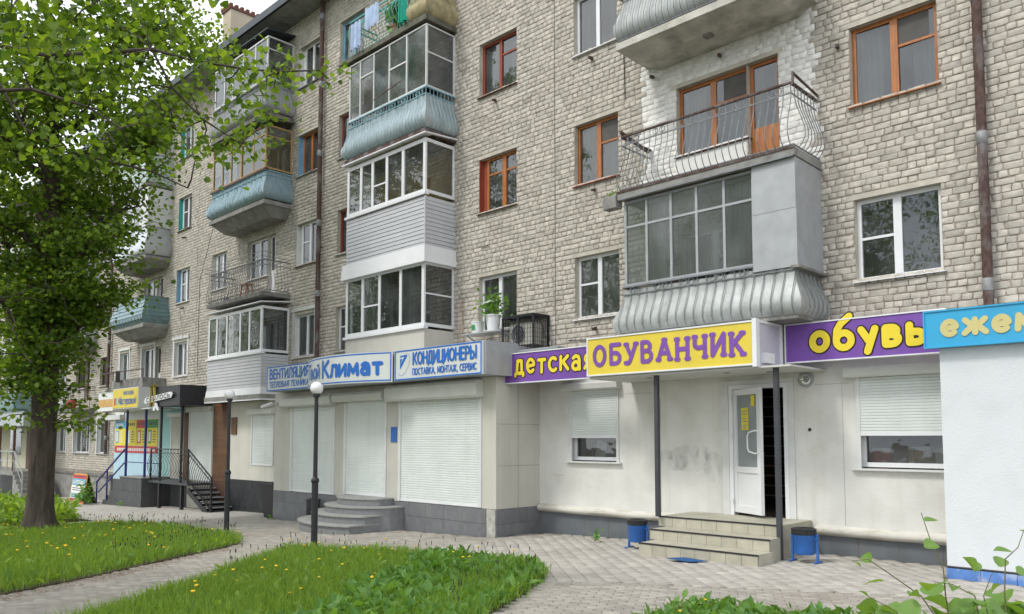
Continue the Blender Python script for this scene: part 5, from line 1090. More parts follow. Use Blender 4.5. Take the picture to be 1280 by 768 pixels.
for i, (a, b_, c_) in enumerate(pcs):
    p = MB().box(a, b_, LY - .012, LY - .002, 1.58, 2.62).build('poster_panel', M_pyel, po)
    MB().box(a, b_, LY - .016, LY - .012, 2.28, 2.6).build('header', c_, p); MB().box(a + .1, a + .42, LY - .016, LY - .012, 1.68, 2.2).build('picture_frame', c_ if i != 1 else M_pwhite, p); MB().box(a + .17, a + .35, LY - .019, LY - .016, 1.74, 2.14).build('picture', M_pwhite, p)
    q = MB()
    for k in range(5): q.box(a + .55, a + .85, LY - .016, LY - .012, 1.72 + k * .1, 1.75 + k * .1)
    for k in range(4): q.box(a + .15 + k * .2, a + .28 + k * .2, LY - .019, LY - .016, 2.39, 2.5)
    q.build('print', M_dgrey if i == 3 else M_pwhite if i == 0 else M_dgrey, p)
p = MB().box(-35.2, -30.8, LY - .014, LY - .002, 1.3, 1.56).build('red_strip', M_pred, po); q = MB()
for k in range(22): q.box(-34.9 + k * .18, -34.78 + k * .18, LY - .018, LY - .014, 1.37, 1.49)
q.build('print', M_pwhite, p)
box('awning_box', M_offw, lf, -35.9, -34.2, LY - .2, -.01, 2.65, 2.85)
# yellow sign box
ys = thing('yellow_master_sign', (-31, -1.5, 3), 'yellow box sign with blue script letters and a white side, above the blue posts', 'shop sign')
box('sign_box', M_offw, ys, -32.3, -29.75, -1.5, -.02, 2.98, 3.75); box('panel', M_yellow, ys, -32.25, -29.8, -1.515, -1.501, 3.02, 3.72); box('soffit', M_offw, ys, -33.9, -28.7, -1.4, -.02, 2.93, 2.97)
text(ys, 'МАГАЗИН', -31.15, 3.5, .13, .026, flat(-1.518), M_signb, width=1.0, gap=.2, join='lettering'); text(ys, 'Мастеровой', -31.7, 3.16, .26, .032, flat(-1.518), M_signb, width=1.75, gap=.1, shear=.35, join='lettering')
box('logo', M_pred, ys, -32.1, -31.95, -1.52, -1.516, 3.13, 3.4); box('logo', M_pblue, ys, -31.949, -31.83, -1.52, -1.516, 3.15, 3.42)
wsn = signboard('white_orange_sign', -34.0, -32.36, -1.45, 2.96, 3.66, M_pwhite, M_offw, 'small white sign with an orange strip left of the yellow sign', .02, .05)
MB().box(-33.98, -32.38, -1.456, -1.45, 3.1, 3.4).build('orange_strip', mat('orange_print', (.6, .36, .12), .6, .2, 10), wsn)
# black canopy with the white lettered strip
bc = thing('black_shop_canopy', (-27.4, -1.3, 2.95), 'black boxed canopy over the metal porch with a white lettered strip across it', 'canopy')
box('canopy_box', M_black, bc, -28.7, -26.2, -1.5, -.02, 2.98, 3.66)
MB().extr([(-29.0, 3.17), (-28.9, 3.3), (-26.75, 3.44), (-26.62, 3.36), (-26.72, 3.24), (-28.9, 3.1)], 'y', -1.58, -1.55).build('white_strip', M_white, bc)
fs = lambda a, b_, y: (a, -1.58 + y, b_ + (a + 28.9) * .062); text(bc, 'СБЫЛОСЬ', -28.8, 3.14, .13, .03, fs, M_black, width=2.0, gap=.25, join='lettering')
mb = MB()
for x_ in (-28.45, -28.15): mb.tube([(x_, -1.56, 3.0), (x_ + .03, -1.56, 3.4), (x_ - .02, -1.56, 3.66), (x_ + .1, -1.56, 3.72)], .05, 6)
mb.build('gilt_ornament', mat('dull_gold', (.32, .26, .06), .4, .2, metal=.5), bc); MB().extr([(-28.2, 3.12), (-27.95, 3.1), (-27.75, 2.85), (-27.85, 2.82), (-28.0, 2.95), (-28.1, 2.82), (-28.25, 2.84)], 'y', -1.57, -1.54).build('white_ornament', M_white, bc)
# posts
def post(x, y, z0, z1, m, lab): tag(MB().tube([(x, y, z0), (x, y, z1)], .045, 8).build('canopy_post', m, loc=(x, y, z0), smooth=50), lab, 'post')
post(-31.15, -1.35, .45, 2.93, M_navy, 'left navy blue post under the yellow sign'); post(-29.75, -1.2, .45, 2.93, M_navy, 'right navy blue post under the yellow sign')
post(-28.5, -1.15, .38, 2.98, M_black, 'left black post under the black canopy'); post(-26.85, -1.12, .38, 2.98, M_black, 'right black post under the black canopy')
# tiled porch
pr = thing('tiled_porch', (-30.5, -.9, -.6), 'charcoal tiled porch with steps going down to the left under the yellow sign', 'porch')
box('porch_core', M_dtile, pr, -31.6, -29.5, -1.37, LY - .01, -1, .43)
for i in range(5):
    MB().box(-31.6 + .42 * i, -31.6 + .42 * (i + 1) - .006, -1.39, -1.37, -.9, -.08).build('porch_tile', M_dtile, pr); MB().box(-31.6 + .42 * i, -31.6 + .42 * (i + 1) - .006, -1.39, -1.37, -.07, .42).build('porch_tile', M_dtile, pr)
MB().box(-31.62, -29.48, -1.42, LY - .01, .43, .46).build('porch_top', M_conc, pr)
for i in range(5): z = .43 - (i + 1) * .19; MB().box(-31.6 - (i + 1) * .36, -31.601 - i * .36, -1.37, LY - .01, -1, z).build('step', M_dtile, pr)
hrl = thing('porch_handrail', (-32.5, -1.4, -.4), 'dark handrail sloping down the left steps of the tiled porch', 'handrail')
mb = MB(); mb.bar((-31.2, -1.4, 1.45), (-34.0, -1.4, .15), .05); mb.bar((-31.2, -1.4, .95), (-33.8, -1.4, -.25), .04); mb.bar((-31.15, -1.4, 1.0), (-28.5, -1.2, .98), .03)
for x, a, b_ in ((-34.0, -.7, .18), (-32.9, -.5, .68)): mb.bar((x, -1.4, a), (x, -1.4, b_), .045)
mb.build('rail', M_navy, hrl)
# black metal porch and stairs
bp_ = thing('black_metal_porch', (-27.3, -.8, .3), 'black steel porch landing on thin legs under the black canopy', 'porch')
box('landing', M_dgrey, bp_, -29.4, -26.1, -1.2, LY - .02, .3, .38)
for x in (-28.6, -26.75): box('leg', M_black, bp_, x - .05, x + .05, -1.15, -1.05, -.7, .3)
sr = thing('black_stairs', (-25.3, -.8, -.5), 'black open stairs with pale-edged treads leading down to the right', 'stairs')
for i in range(6):
    x = -26.1 + i * .29; z = .24 - i * .14
    st_ = MB().box(x, x + .32, -1.2, LY - .02, z - .045, z).build('tread', M_black, sr); MB().box(x + .3, x + .335, -1.21, LY - .02, z - .04, z + .004).build('nosing', M_grey, st_)
    MB().box(x - .0, x + .02, -1.18, LY - .02, z - .14, z - .046).build('riser', M_black, st_)
MB().bar((-26.1, -1.19, .15), (-24.4, -1.19, -.62), .05, .16).build('stringer', M_black, sr)
rl = thing('wrought_iron_railing', (-26.5, -1.2, .4), 'black wrought-iron railing with bowed balusters round the metal porch', 'railing')
mb = MB(); Rr = [(-29.2, -1.2, .38), (-26.1, -1.2, .38), (-24.35, -1.2, -.5)]
for h in (1.12, .98, .1):
    for i in range(2): mb.bar((Rr[i][0], Rr[i][1], Rr[i][2] + h), (Rr[i + 1][0], Rr[i + 1][1], Rr[i + 1][2] + h), .035 if h > 1.1 else .022)
for p in Rr: mb.bar(p, (p[0], p[1], p[2] + 1.14), .05)
mb.build('rail', M_black, rl)
for i in range(40):
    t = i / 39; x = -29.2 + t * 4.85; z = .38 if x < -26.1 else .38 - (x + 26.1) / 1.75 * .88
    if abs(x + 26.1) < .05: continue
    MB().tube([(x, -1.2 - .12 * math.sin(PI * k / 6) * (1 if k < 6 else 0), z + .1 + .88 * (1 - k / 6)) for k in range(7)], .01, 4).build('baluster', M_black, rl)
mb = MB()
for i in range(18):
    x = -29.1 + i * .27; z = .38 if x < -26.1 else .38 - (x + 26.1) / 1.75 * .88; mb.tube([(x + .07 * math.cos(a), -1.2, z + 1.05 + .06 * math.sin(a)) for a in np.linspace(0, 2 * PI, 9)], .008, 4, cap=False)
mb.build('scroll', M_black, rl)
pt = thing('black_planter', (-20.5, -1.1, -.35), 'tall tapering black planter box at the corner of the beige shop', 'planter')
mb = MB(); mb.hexa([(-20.85, -1.28, -.36), (-20.3, -1.28, -.36), (-20.3, -.9, -.36), (-20.85, -.9, -.36), (-20.98, -1.36, .6), (-20.24, -1.36, .6), (-20.24, -.82, .6), (-20.98, -.82, .6)]); mb.build('box_body', M_black, pt); box('soil', M_soil, pt, -20.95, -20.28, -1.33, -.86, .601, .606); mb = MB(); mb.box(-21.0, -20.22, -1.38, -1.34, .56, .62); mb.box(-21.0, -20.22, -.84, -.8, .56, .62); mb.box(-21.0, -20.96, -1.34, -.84, .56, .62); mb.box(-20.26, -20.22, -1.34, -.84, .56, .62); mb.build('rim', M_black, pt)
# pavement sandwich board
ab = thing('sandwich_board', (-35.2, -1.75, -.75), 'orange-framed pavement board with coloured advert bands before the far steps', 'advertising board')
zb_ = g(-35.2); AX0, AX1, AY = -36.0, -34.3, -1.8
def abf(a, b_, y): return (a, AY + .0 + b_ * .12 + y, zb_ + b_)
mb = MB(); 
def slabq(m_, x0, x1, z0, z1, yo, nm, par, th_=.02): MB().hexa([abf(x0, z0, yo), abf(x1, z0, yo), abf(x1, z0, yo + th_), abf(x0, z0, yo + th_), abf(x0, z1, yo), abf(x1, z1, yo), abf(x1, z1, yo + th_), abf(x0, z1, yo + th_)]).build(nm, m_, par)
MB().add([abf(x, z, yy) for yy in (0, .03) for x, z in [(AX0, 0), (AX1, 0), (AX1, 1.05), (AX1 - .05, 1.15), (AX1 - .15, 1.2), (AX0 + .15, 1.2), (AX0 + .05, 1.15), (AX0, 1.05)]], [tuple(range(8)), tuple(range(8, 16))[::-1]] + [(i, (i + 1) % 8, 8 + (i + 1) % 8, 8 + i) for i in range(8)]).build('frame', mat('orange_frame', (.6, .32, .06), .5), ab)
for z0, z1, m_, nm in ((1.0, 1.15, M_pred, 'red_band'), (.73, .99, M_pblue, 'blue_band'), (.42, .72, M_pwhite, 'white_band'), (.2, .41, M_aqua, 'turquoise_band'), (.06, .19, M_pred, 'red_band')): slabq(m_, AX0 + .07, AX1 - .07, z0, z1, -.01, nm, ab, .008)
text(ab, 'САНТЕХНИКА', AX0 + .14, .79, .13, .035, lambda a, b_, y: abf(a, b_, y - .008), M_pwhite, width=1.4, join='lettering')
mb = MB()
for z in (1.07, .6, .52, .34, .26, .12): mb.hexa([abf(AX0 + .18, z, -.014), abf(AX1 - .2, z, -.014), abf(AX1 - .2, z, -.0105), abf(AX0 + .18, z, -.0105), abf(AX0 + .18, z + .03, -.014), abf(AX1 - .2, z + .03, -.014), abf(AX1 - .2, z + .03, -.0105), abf(AX0 + .18, z + .03, -.0105)])
mb.build('print', M_dgrey, ab)
mb = MB(); mb.hexa([(AX0, AY + .5, zb_), (AX1, AY + .5, zb_), (AX1, AY + .53, zb_), (AX0, AY + .53, zb_), (AX0, AY + .17, zb_ + 1.18), (AX1, AY + .17, zb_ + 1.18), (AX1, AY + .2, zb_ + 1.18), (AX0, AY + .2, zb_ + 1.18)]); mb.build('rear_board', M_brownw, ab)
# far left shop behind the tree
fs_ = thing('far_shop', (-47, -1, -.6), 'far shop behind the tree with a grey sign, pale walls and a raised entrance', 'shopfront')
box('pale_wall', mat('pale_yellow_wall', (.5, .48, .36), .9), fs_, -56, -44.6, -.5, -.01, .3, 3.1); box('wall_base', M_dgrey, fs_, -56, -44.6, -.55, -.01, -2, .3)
for x in (-47.0, -45.9): box('door', M_brownw, fs_, x - .35, x + .35, -.53, -.501, .32, 2.55)
box('window', M_glassd, fs_, -50.5, -48.4, -.52, -.501, 1.0, 2.5); box('landing', M_conc, fs_, -52, -43.6, -2.0, -.5, .1, .3)
for i in range(5): box('step', M_conc, fs_, -43.6 + i * .3, -43.3 + i * .3, -2.0, -.55, -1.2, .12 - i * .2)
for x in (-46.6, -44.0): box('post', M_brownw, fs_, x - .06, x + .06, -1.95, -1.85, .3, 2.5)
mb = MB(); mb.bar((-50, -1.95, 1.25), (-43.7, -1.95, 1.25), .04); mb.bar((-50, -1.95, .8), (-43.7, -1.95, .8), .03); mb.bar((-43.7, -1.95, 1.25), (-42.2, -1.95, .2), .05); mb.bar((-43.7, -1.95, .8), (-42.2, -1.95, -.25), .03)
for x in (-48, -46, -44.9, -43.7): mb.bar((x, -1.95, .3), (x, -1.95, 1.25), .04)
mb.bar((-42.2, -1.95, -.8), (-42.2, -1.95, .2), .05); mb.build('railing', M_silver, fs_)
s9 = signboard('grey_far_sign', -56, -43.4, -1.7, 2.5, 3.15, M_silver, M_grey, 'grey sign box over the far shop entrance behind the tree', .03, 1.2)
box('sign_print', mat('faint_blue_print', (.3, .36, .46), .6), s9, -50.5, -47.5, -1.706, -1.7, 2.72, 2.9)

# ------------------------------------------------------------------ lamp posts
def lamp(x, y, H, lab):
    z = g(x); t = thing('street_lamp', (x, y, z), lab, 'street lamp', 'black globe lamps on the lawn')
    MB().tube([(x, y, z - .05), (x, y, z + H * .44)], .06, 12).build('lower_pole', M_black, t, smooth=50)
    MB().tube([(x, y, z + H * .44), (x, y, z + H)], [.042, .036], 12).build('upper_pole', M_black, t, smooth=50)
    MB().lathe((x, y, z), [(.06, H * .43), (.075, H * .435), (.075, H * .45), (.042, H * .465)], 12).build('collar', M_black, t, smooth=50)
    MB().lathe((x, y, z), [(.04, H - .02), (.07, H), (.07, H + .05), (.04, H + .06)], 12).build('lamp_holder', M_black, t)
    MB().lathe((x, y, z), [(.12 * math.sin(a) if 0 < a < PI else 0.001, H + .15 - .12 * math.cos(a)) for a in np.linspace(0.3, PI, 12)], 18).build('globe', M_globe, t, smooth=80)
lamp(-12.87, -4.6, 2.8, 'nearer black lamp post with a white globe, rooted in the front lawn'); lamp(-17.92, -3.82, 3.05, 'farther black lamp post with a white globe at the left lawn edge')
# ------------------------------------------------------------------ ground, paving, lawns
def sheet(name, poly_or_grid, m, dz, kind='structure'):
    pass
xs = [-320, -200, -120, -80] + list(np.arange(-64, -2, 2.0)) + [0, 20, 60, 120]; ys = [-220, -100, -50, -30, -20, -12, -6, -3, 0, 6, 20, 60, 160]
tag(MB().grid([[(x, y, g(x) - .045) for x in xs] for y in ys]).build('ground', M_ground, smooth=60), kind='structure')
def gsheet(name, x0, x1, y0, y1, m, dz):
    xs = sorted({x0, x1, *[x for x in np.arange(math.ceil(x0 / 2) * 2, x1, 2.0)]} | ({-12.0} if x0 < -12 < x1 else set()) | ({-6.0} if x0 < -6 < x1 else set())); return tag(MB().grid([[(x, y, g(x) + dz) for x in xs] for y in (y0, y1)]).build(name, m), kind='structure')
pave_base = gsheet('paved_forecourt', -23.2, 3, -11.2, -.01, M_joint, -.014)
gsheet('pavement', -62, -20.6, -4.6, -.02, M_asph, -.003); gsheet('narrow_path', -24.3, -22.3, -11.2, -4.5, M_asph, -.002)
BED1 = [(-11.74, -9.9), (-12.39, -8.7), (-13.44, -7.15), (-14.5, -5.5), (-14.95, -4.98), (-15.4, -4.75), (-16.6, -4.55), (-18.9, -4.4), (-21.0, -4.5), (-21.9, -5.1), (-22.4, -6.0), (-22.45, -7.5), (-22.4, -11.1), (-11.2, -11.1)]
BED0 = [(-24.3, -11.1), (-24.35, -7.0), (-24.5, -5.6), (-24.9, -4.85), (-26.4, -4.5), (-33.5, -3.6), (-44, -3.4), (-60, -3.4), (-60, -11.1)]
BED2 = [(-9.1, -9.6), (-10.46, -7.93), (-11.96, -6.2), (-12.75, -5.3), (-12.85, -4.9), (-12.0, -4.7), (-10.5, -4.3), (-9.2, -4.25), (-8.2, -4.05), (-7.6, -4.25), (-7.1, -4.7), (-6.4, -5.9), (-5.94, -6.86), (-5.0, -8.5), (-4.6, -11.1), (-8.2, -11.1)]
BED3 = [(-4.65, -5.9), (-4.75, -5.1), (-4.4, -4.85), (-3.9, -4.7), (-3.1, -4.4), (-1.6, -3.9), (2, -3.4), (2, -11.1), (-3.3, -11.1)]
def inside(x, y, P):
    x = np.asarray(x); y = np.asarray(y); r = np.zeros(x.shape, bool); j = len(P) - 1
    for i in range(len(P)):
        xi, yi = P[i]; xj, yj = P[j]
        c = ((yi > y) != (yj > y)) & (x < (xj - xi) * (y - yi) / (yj - yi + 1e-12) + xi); r ^= c; j = i
    return r
for nm, P in (('left_lawn', BED1), ('far_lawn', BED0), ('front_lawn', BED2), ('right_lawn', BED3)):
    n = len(P); mb = MB(); mb.add([(x, y, g(x) + .015) for x, y in P] + [(x, y, g(x) - .05) for x, y in P], [tuple(range(n))] + [(i, (i + 1) % n, n + (i + 1) % n, n + i) for i in range(n)]); tag(mb.build(nm, M_soil), kind='structure')
def pavers():
    out = []
    for reg, ang in ((0, math.radians(-42)), (1, math.radians(30))):
        c, s = math.cos(ang), math.sin(ang)
        for i in range(-190, 190):
            off = (.1 if (i % 2 and reg) else 0)
            for j in range(-340, 340):
                a, b = (j * .2 + off, i * .1) if reg else (i * .1, j * .2)   # plaza: stacked joints along the 42 degree line; path: running bond
                if abs(a) > 27 or abs(b) > 27: continue
                x = -10 + a * c - b * s; y = -5 + a * s + b * c
                if not (-21.8 < x < 2.6 and -11.1 < y < -.16): continue
                r = 1 if (y < -5.12 + (x + 7.39) * .564 or x < -11.15 + .15 * (y + 4) or y < -4.7 and x < -8) else 0
                if r != reg: continue
                if -20.2 < x < -11.35 and y > -1.45: continue
                if x > -3.3 and y > -1.2: continue
                if -7.5 < x < -5.5 and y > -1.9: continue
                out.append((x, y, ang if reg else ang, reg))
    A = np.array(out)
    keep = np.ones(len(A), bool)
    for P in (BED1, BED0, BED2, BED3): keep &= ~inside(A[:, 0], A[:, 1], P)
    return A[keep]
PV = pavers(); n = len(PV)
dist = np.hypot(PV[:, 0], PV[:, 1] + DIST)
uu = np.array([view(x, y, g(x))[:2] for x, y in PV[:, :2]]); vis_ = (uu[:, 0] > 0) & (uu[:, 0] < 1278) & (uu[:, 1] < 766)
order = np.argsort(np.where(vis_, dist, 1e9)); nearp = set(order[:300].tolist())
def paver_geo(A, dx=.0965, dy=.0465):
    n = len(A); c, s = np.cos(A[:, 2]), np.sin(A[:, 2]); hx = np.where(A[:, 3] > 0, dx, dx)
    gz = np.array([g(x) for x in A[:, 0]]) + rng.normal(size=n) * .0022 - A[:, 3] * .001; vs = []
    for e, z in ((0, -.03), (0, -.005), (.005, 0)):
        for sx, sy in ((-1, -1), (1, -1), (1, 1), (-1, 1)):
            a = sx * (hx - e); b = sy * (dy - e); vs.append(np.stack([A[:, 0] + a * c - b * s, A[:, 1] + a * s + b * c, gz + z + (sx * .0012 + sy * .001) * np.sin(A[:, 0] * 37)], 1))
    V = np.stack(vs, 1).reshape(-1, 3); F = [(8, 9, 10, 11)] + [(r * 4 + i, r * 4 + (i + 1) % 4, (r + 1) * 4 + (i + 1) % 4, (r + 1) * 4 + i) for r in range(2) for i in range(4)]
    return V, (np.arange(n)[:, None, None] * 12 + np.array(F)[None]).reshape(-1, 4)
mask = np.array([i not in nearp for i in range(n)])
B_ = PV.copy(); B_[:, 2] = np.where(PV[:, 3] > 0, PV[:, 2], PV[:, 2] + PI / 2 * 0)
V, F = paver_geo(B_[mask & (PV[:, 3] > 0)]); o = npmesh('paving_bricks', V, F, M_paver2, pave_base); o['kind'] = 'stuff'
V, F = paver_geo(B_[mask & (PV[:, 3] == 0)], .0465, .0965); o = npmesh('paving_bricks', V, F, M_paver, pave_base); o['kind'] = 'stuff'
def one(dx, dy, pm=M_paver):
    V, F = paver_geo(np.array([[0, 0, 0, 0.]]), dx, dy); V[:, 2] -= g(0); o = npmesh('paving_brick', V, F, pm); m = o.data; bpy.data.objects.remove(o); return m
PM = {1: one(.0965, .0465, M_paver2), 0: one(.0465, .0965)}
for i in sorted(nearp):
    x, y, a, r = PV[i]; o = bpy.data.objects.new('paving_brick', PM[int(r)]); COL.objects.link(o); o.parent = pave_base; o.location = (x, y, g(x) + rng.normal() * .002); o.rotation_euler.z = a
# grass
def sample(P, dens, cull=True):
    A = np.array(P); x0, y0 = A.min(0); x1, y1 = A.max(0); n = int((x1 - x0) * (y1 - y0) * dens); x = rng.uniform(x0, x1, n); y = rng.uniform(y0, y1, n); k = inside(x, y, P); x, y = x[k], y[k]
    if cull:   # only where the photo or a step to its side could see
        Y = y + DIST; f = -x * SY + Y * CY; r = x * CY + Y * SY; k = (np.abs(r / np.maximum(f, .1)) < .9) & (f > 1); x, y = x[k], y[k]
    return x, y
def gv(x): return np.array([g(t) for t in x])
def grass(P, dens, h, w, name, m=M_grass):
    x, y = sample(P, dens); n = len(x)
    pat = .5 + .5 * np.sin(x * 1.7 + np.sin(y * 2.1) * 1.3) * np.cos(y * 1.3 + x * .6)
    H = h * (.3 + .6 * rng.random(n) ** 1.6 + .4 * pat * rng.random(n)) ; a = rng.uniform(0, 2 * PI, n); lean = rng.normal(size=(n, 2)) * .28 * H[:, None]
    x = x + rng.normal(size=n) * .06; y = y + rng.normal(size=n) * .06
    b = np.stack([x, y, gv(x) + .005], 1); d = np.stack([np.cos(a), np.sin(a), np.zeros(n)], 1) * (w * (.6 + .8 * rng.random(n)))[:, None]
    mid = b + np.stack([lean[:, 0] * .3, lean[:, 1] * .3, H * .5], 1); tip = b + np.stack([lean[:, 0], lean[:, 1], H * .95], 1)
    V = np.stack([b - d * .5, mid - d * .0 - d, tip, mid + d], 1); V[:, 0] = b
    o = npmesh(name, V.reshape(-1, 3), np.arange(n * 4).reshape(-1, 4), m); o['kind'] = 'stuff'; return o
tag(grass(BED2, 2100, .23, .0045, 'grass'), 'short green grass in the front lawn', 'grass'); tag(grass(BED1, 1250, .24, .0055, 'grass'), 'green grass in the left lawn around the big tree', 'grass'); tag(grass(BED0, 260, .28, .01, 'grass'), 'grass behind the narrow path', 'grass')
def near_edge(x, y, P, w):   # keep points within w of the polygon edge
    A = np.array(P + [P[0]]); d = np.full(len(x), 1e9)
    for a, b in zip(A[:-1], A[1:]):
        ab = b - a; t = np.clip(((x - a[0]) * ab[0] + (y - a[1]) * ab[1]) / (ab @ ab), 0, 1); d = np.minimum(d, np.hypot(x - a[0] - t * ab[0], y - a[1] - t * ab[1]))
    return d < w
def broad(P, dens, size, h, name, lab, m=M_broad, flt=None, tall=.1):
    x, y = sample(P, dens)
    if flt is not None: k = flt(x, y); x, y = x[k], y[k]
    n = len(x); z = gv(x) + .04 + h * rng.random(n) * (.6 + .4 * np.sin(x * 3 + y * 2))
    t = np.array([(0, 0, 0), (.2, .3, .07), (.2, .62, .06), (0, 1, -.1), (-.2, .62, .06), (-.2, .3, .07)], dtype=np.float32)
    V, F = leaves(np.stack([x, y, z], 1), size * (.6 + .7 * rng.random(n)), up=.25, tmpl=t, droop=-.8); o = npmesh(name, V, F, m); o['kind'] = 'stuff'; tag(o, lab, 'plants'); return o
broad(BED2, 420, .15, .14, 'broad_leaf_plants', 'dense broad-leaved ground plants at the right end of the front lawn', flt=lambda x, y: (x > -9.8 - (y + 4.4) * .667 + .35 * np.sin(y * 3)) )
broad(BED3, 300, .12, .05, 'broad_leaf_plants', 'broad-leaved plants along the edge of the right-hand lawn', flt=lambda x, y: y < -4.4)
tag(grass(BED3, 800, .12, .005, 'grass'), 'grass at the tip of the right-hand lawn', 'grass')
broad(BED1, 26, .16, .1, 'lawn_weeds', 'broad-leaved weeds scattered in the left lawn', m=M_grass); broad(BED2, 45, .13, .08, 'lawn_weeds', 'broad-leaved weeds scattered in the front lawn', m=M_grass)
broad(BED0, 60, .3, .4, 'bushy_weeds', 'tall leafy weeds beyond the narrow path beside the trunk', m=M_grass)
# plantain spikes standing above the lawn edges
mb = MB(); x, y = sample(BED1, 14); k = near_edge(x, y, BED1, 1.0) & (y > -8); pts = list(zip(x[k], y[k])); x, y = sample(BED2, 10); k = near_edge(x, y, BED2, .6) & (y > -7.5); pts += list(zip(x[k], y[k]))
for x, y in pts:
    h = rng.uniform(.22, .38); lx, ly = rng.normal(size=2) * .04; mb.cm = 0; mb.tube([(x, y, g(x)), (x + lx, y + ly, g(x) + h)], .0025, 3, cap=False); mb.cm = 1; mb.tube([(x + lx, y + ly, g(x) + h - .01), (x + lx * 1.1, y + ly * 1.1, g(x) + h + .035)], .0075, 4)
o = mb.build('plantain_spikes', [M_stem, M_seed]); tag(o, 'thin dark plantain seed heads standing above the lawn edges', 'plants', kind='stuff')
# fallen blossom litter along the path edges
x, y = sample(BED1[:1] + [(-11.1, -9.9), (-12.0, -8.5), (-13.1, -7.0), (-14.3, -5.2), (-14.95, -4.98)] + BED1[1:4][::-1], 500); n = len(x)
V, F = leaves(np.stack([x, y, gv(x) + .004], 1), np.full(n, .022), up=8, tmpl=np.array([(0, 0, 0), (.5, .5, .1), (0, 1, 0), (-.5, .5, .1)], dtype=np.float32)); o = npmesh('blossom_litter', V, F, mat('rusty_brown_litter', (.2, .09, .05), .9, .3, 20)); tag(o, 'rusty brown fallen blossom along the path edge', 'litter', kind='stuff')
# dandelions
def dandelion(h):
    mb = MB(); mb.cm = 0; mb.tube([(0, 0, 0), (.01, .005, h * .6), (.0, .0, h)], .003, 4, cap=False); mb.cm = 1
    mb.lathe((0, 0, h), [(.0, -.008), (.012, -.004), (.021, .006), (.018, .012), (0.001, .016)], 9); o = mb.build('dandelion', [M_stem, M_dand]); m = o.data; bpy.data.objects.remove(o); return m
DM = [dandelion(h) for h in (.14, .18, .22, .26)]
def place_dand(P, n, lab, flt, sc):
    x, y = sample(P, 8); k = flt(x, y); x, y = x[k], y[k]; idx = rng.permutation(len(x))[:n]
    for i in idx:
        o = bpy.data.objects.new('dandelion', random.choice(DM)); COL.objects.link(o); o.location = (x[i], y[i], g(x[i]) + .03); o.rotation_euler = (rng.normal() * .15, rng.normal() * .15, rng.uniform(0, 6)); s = sc * rng.uniform(.8, 1.15); o.scale = (s, s, s * .95)
        tag(o, lab, 'dandelion', lab.replace('yellow dandelion', 'yellow dandelions'))
place_dand(BED1, 56, 'yellow dandelion standing in the left lawn grass', lambda x, y: y > -8.8, 1.25); place_dand(BED2, 34, 'yellow dandelion standing in the front lawn grass', lambda x, y: (y > -9) & (x < -8), 1.1)
place_dand(BED3, 2, 'yellow dandelion at the tip of the right-hand lawn', lambda x, y: (x < -3.9) & (y > -6), 1.0)
# ------------------------------------------------------------------ trees
def limb(mb, pts, r0, r1, n=7):
    k = len(pts); mb.tube(pts, [r0 + (r1 - r0) * i / (k - 1) for i in range(k)], n)
def wob(a, b, k=5, w=.12, sag=0):
    a = np.array(a, float); b = np.array(b, float); L = np.linalg.norm(b - a); P = []
    for i in range(k + 1):
        t = i / k; p = a + (b - a) * t + (rng.normal(size=3) * w * L * .12 if 0 < i < k else 0); p[2] += sag * math.sin(PI * t) * L; P.append(tuple(p))
    return P
TX, TY = -21.75, -6.72; TZ = g(TX)
t1 = thing('big_tree', (TX, TY, TZ), 'big leafy tree with a thick dark trunk at the left of the lawn', 'tree')
mb = MB(); zs = [-.15, 0, .12, .3, .6, 1, 2, 3.2, 4.6, 6, 8, 10, 12.5]; rs = [.66, .52, .42, .35, .305, .285, .28, .275, .265, .25, .21, .16, .09]; NS = 22; rows = []
for z, r in zip(zs, rs):
    fl = max(0, .5 - z) / .5; rows.append([(TX + .03 * z * math.sin(z * .4) + (r * (1 + .05 * math.sin(5 * a + z) + .22 * fl * (math.sin(4 * a + 1) ** 3) + .025 * math.sin(11 * a))) * math.cos(a), TY + (r * (1 + .05 * math.sin(5 * a + z) + .22 * fl * (math.sin(4 * a + 1) ** 3))) * math.sin(a), TZ + z) for a in np.linspace(0, 2 * PI, NS + 1)])
mb.grid(rows); mb.build('trunk', M_bark, t1, smooth=70)
tw = MB(); cl = []
def env(z):   # crown radius at height
    return float(np.interp(z, [2.2, 3.4, 4.5, 7, 10, 14, 18, 20], [.3, .8, 1.5, 1.9, 3.2, 4.2, 3.4, .6]))
for i in range(34):
    z0 = 3.2 + i * .36; a = i * 2.4 + rng.normal() * .3; z1 = z0 + rng.uniform(.3, 2.2); R = env(z1) * rng.uniform(.75, 1.0)
    A = (TX, TY, TZ + z0); B = (TX + R * math.cos(a), TY + R * math.sin(a), TZ + z1); P = wob(A, B, 6, .35, .06); lb = MB(); limb(lb, P, .11 if z0 > 4 else .05, .02); lb.build('limb', M_bark, t1, smooth=60)
    for k in range(2, 7):
        for s in range(3):
            p = np.array(P[k]); q = p + rng.normal(size=3) * np.array([.6, .6, .45]) + np.array([0, 0, .05]); limb(tw, wob(p, q, 3, .3, .03), .018, .006, 5); cl.append((q, 1.0)); cl.append(((p + q) / 2, .5))
for i in range(26):   # shoots hanging low round the trunk
    z0 = rng.uniform(2.4, 4.4); a = rng.uniform(0, 2 * PI); L = rng.uniform(.3, .9); q = np.array([TX + (L + .3) * math.cos(a), TY + (L + .3) * math.sin(a), TZ + z0 + rng.uniform(-.2, .5)]); limb(tw, wob((TX + .3 * math.cos(a), TY + .3 * math.sin(a), TZ + z0), q, 4, .4), .015, .005, 5); cl.append((q, .35))
q_ = [(-20.5, -5.6, 4.6), (-20.0, -5.6, 4.9), (-20.4, -5.4, 5.6), (-20.2, -5.2, 6.4), (-19.9, -5.0, 7.2), (-19.8, -5.0, 8.2)]
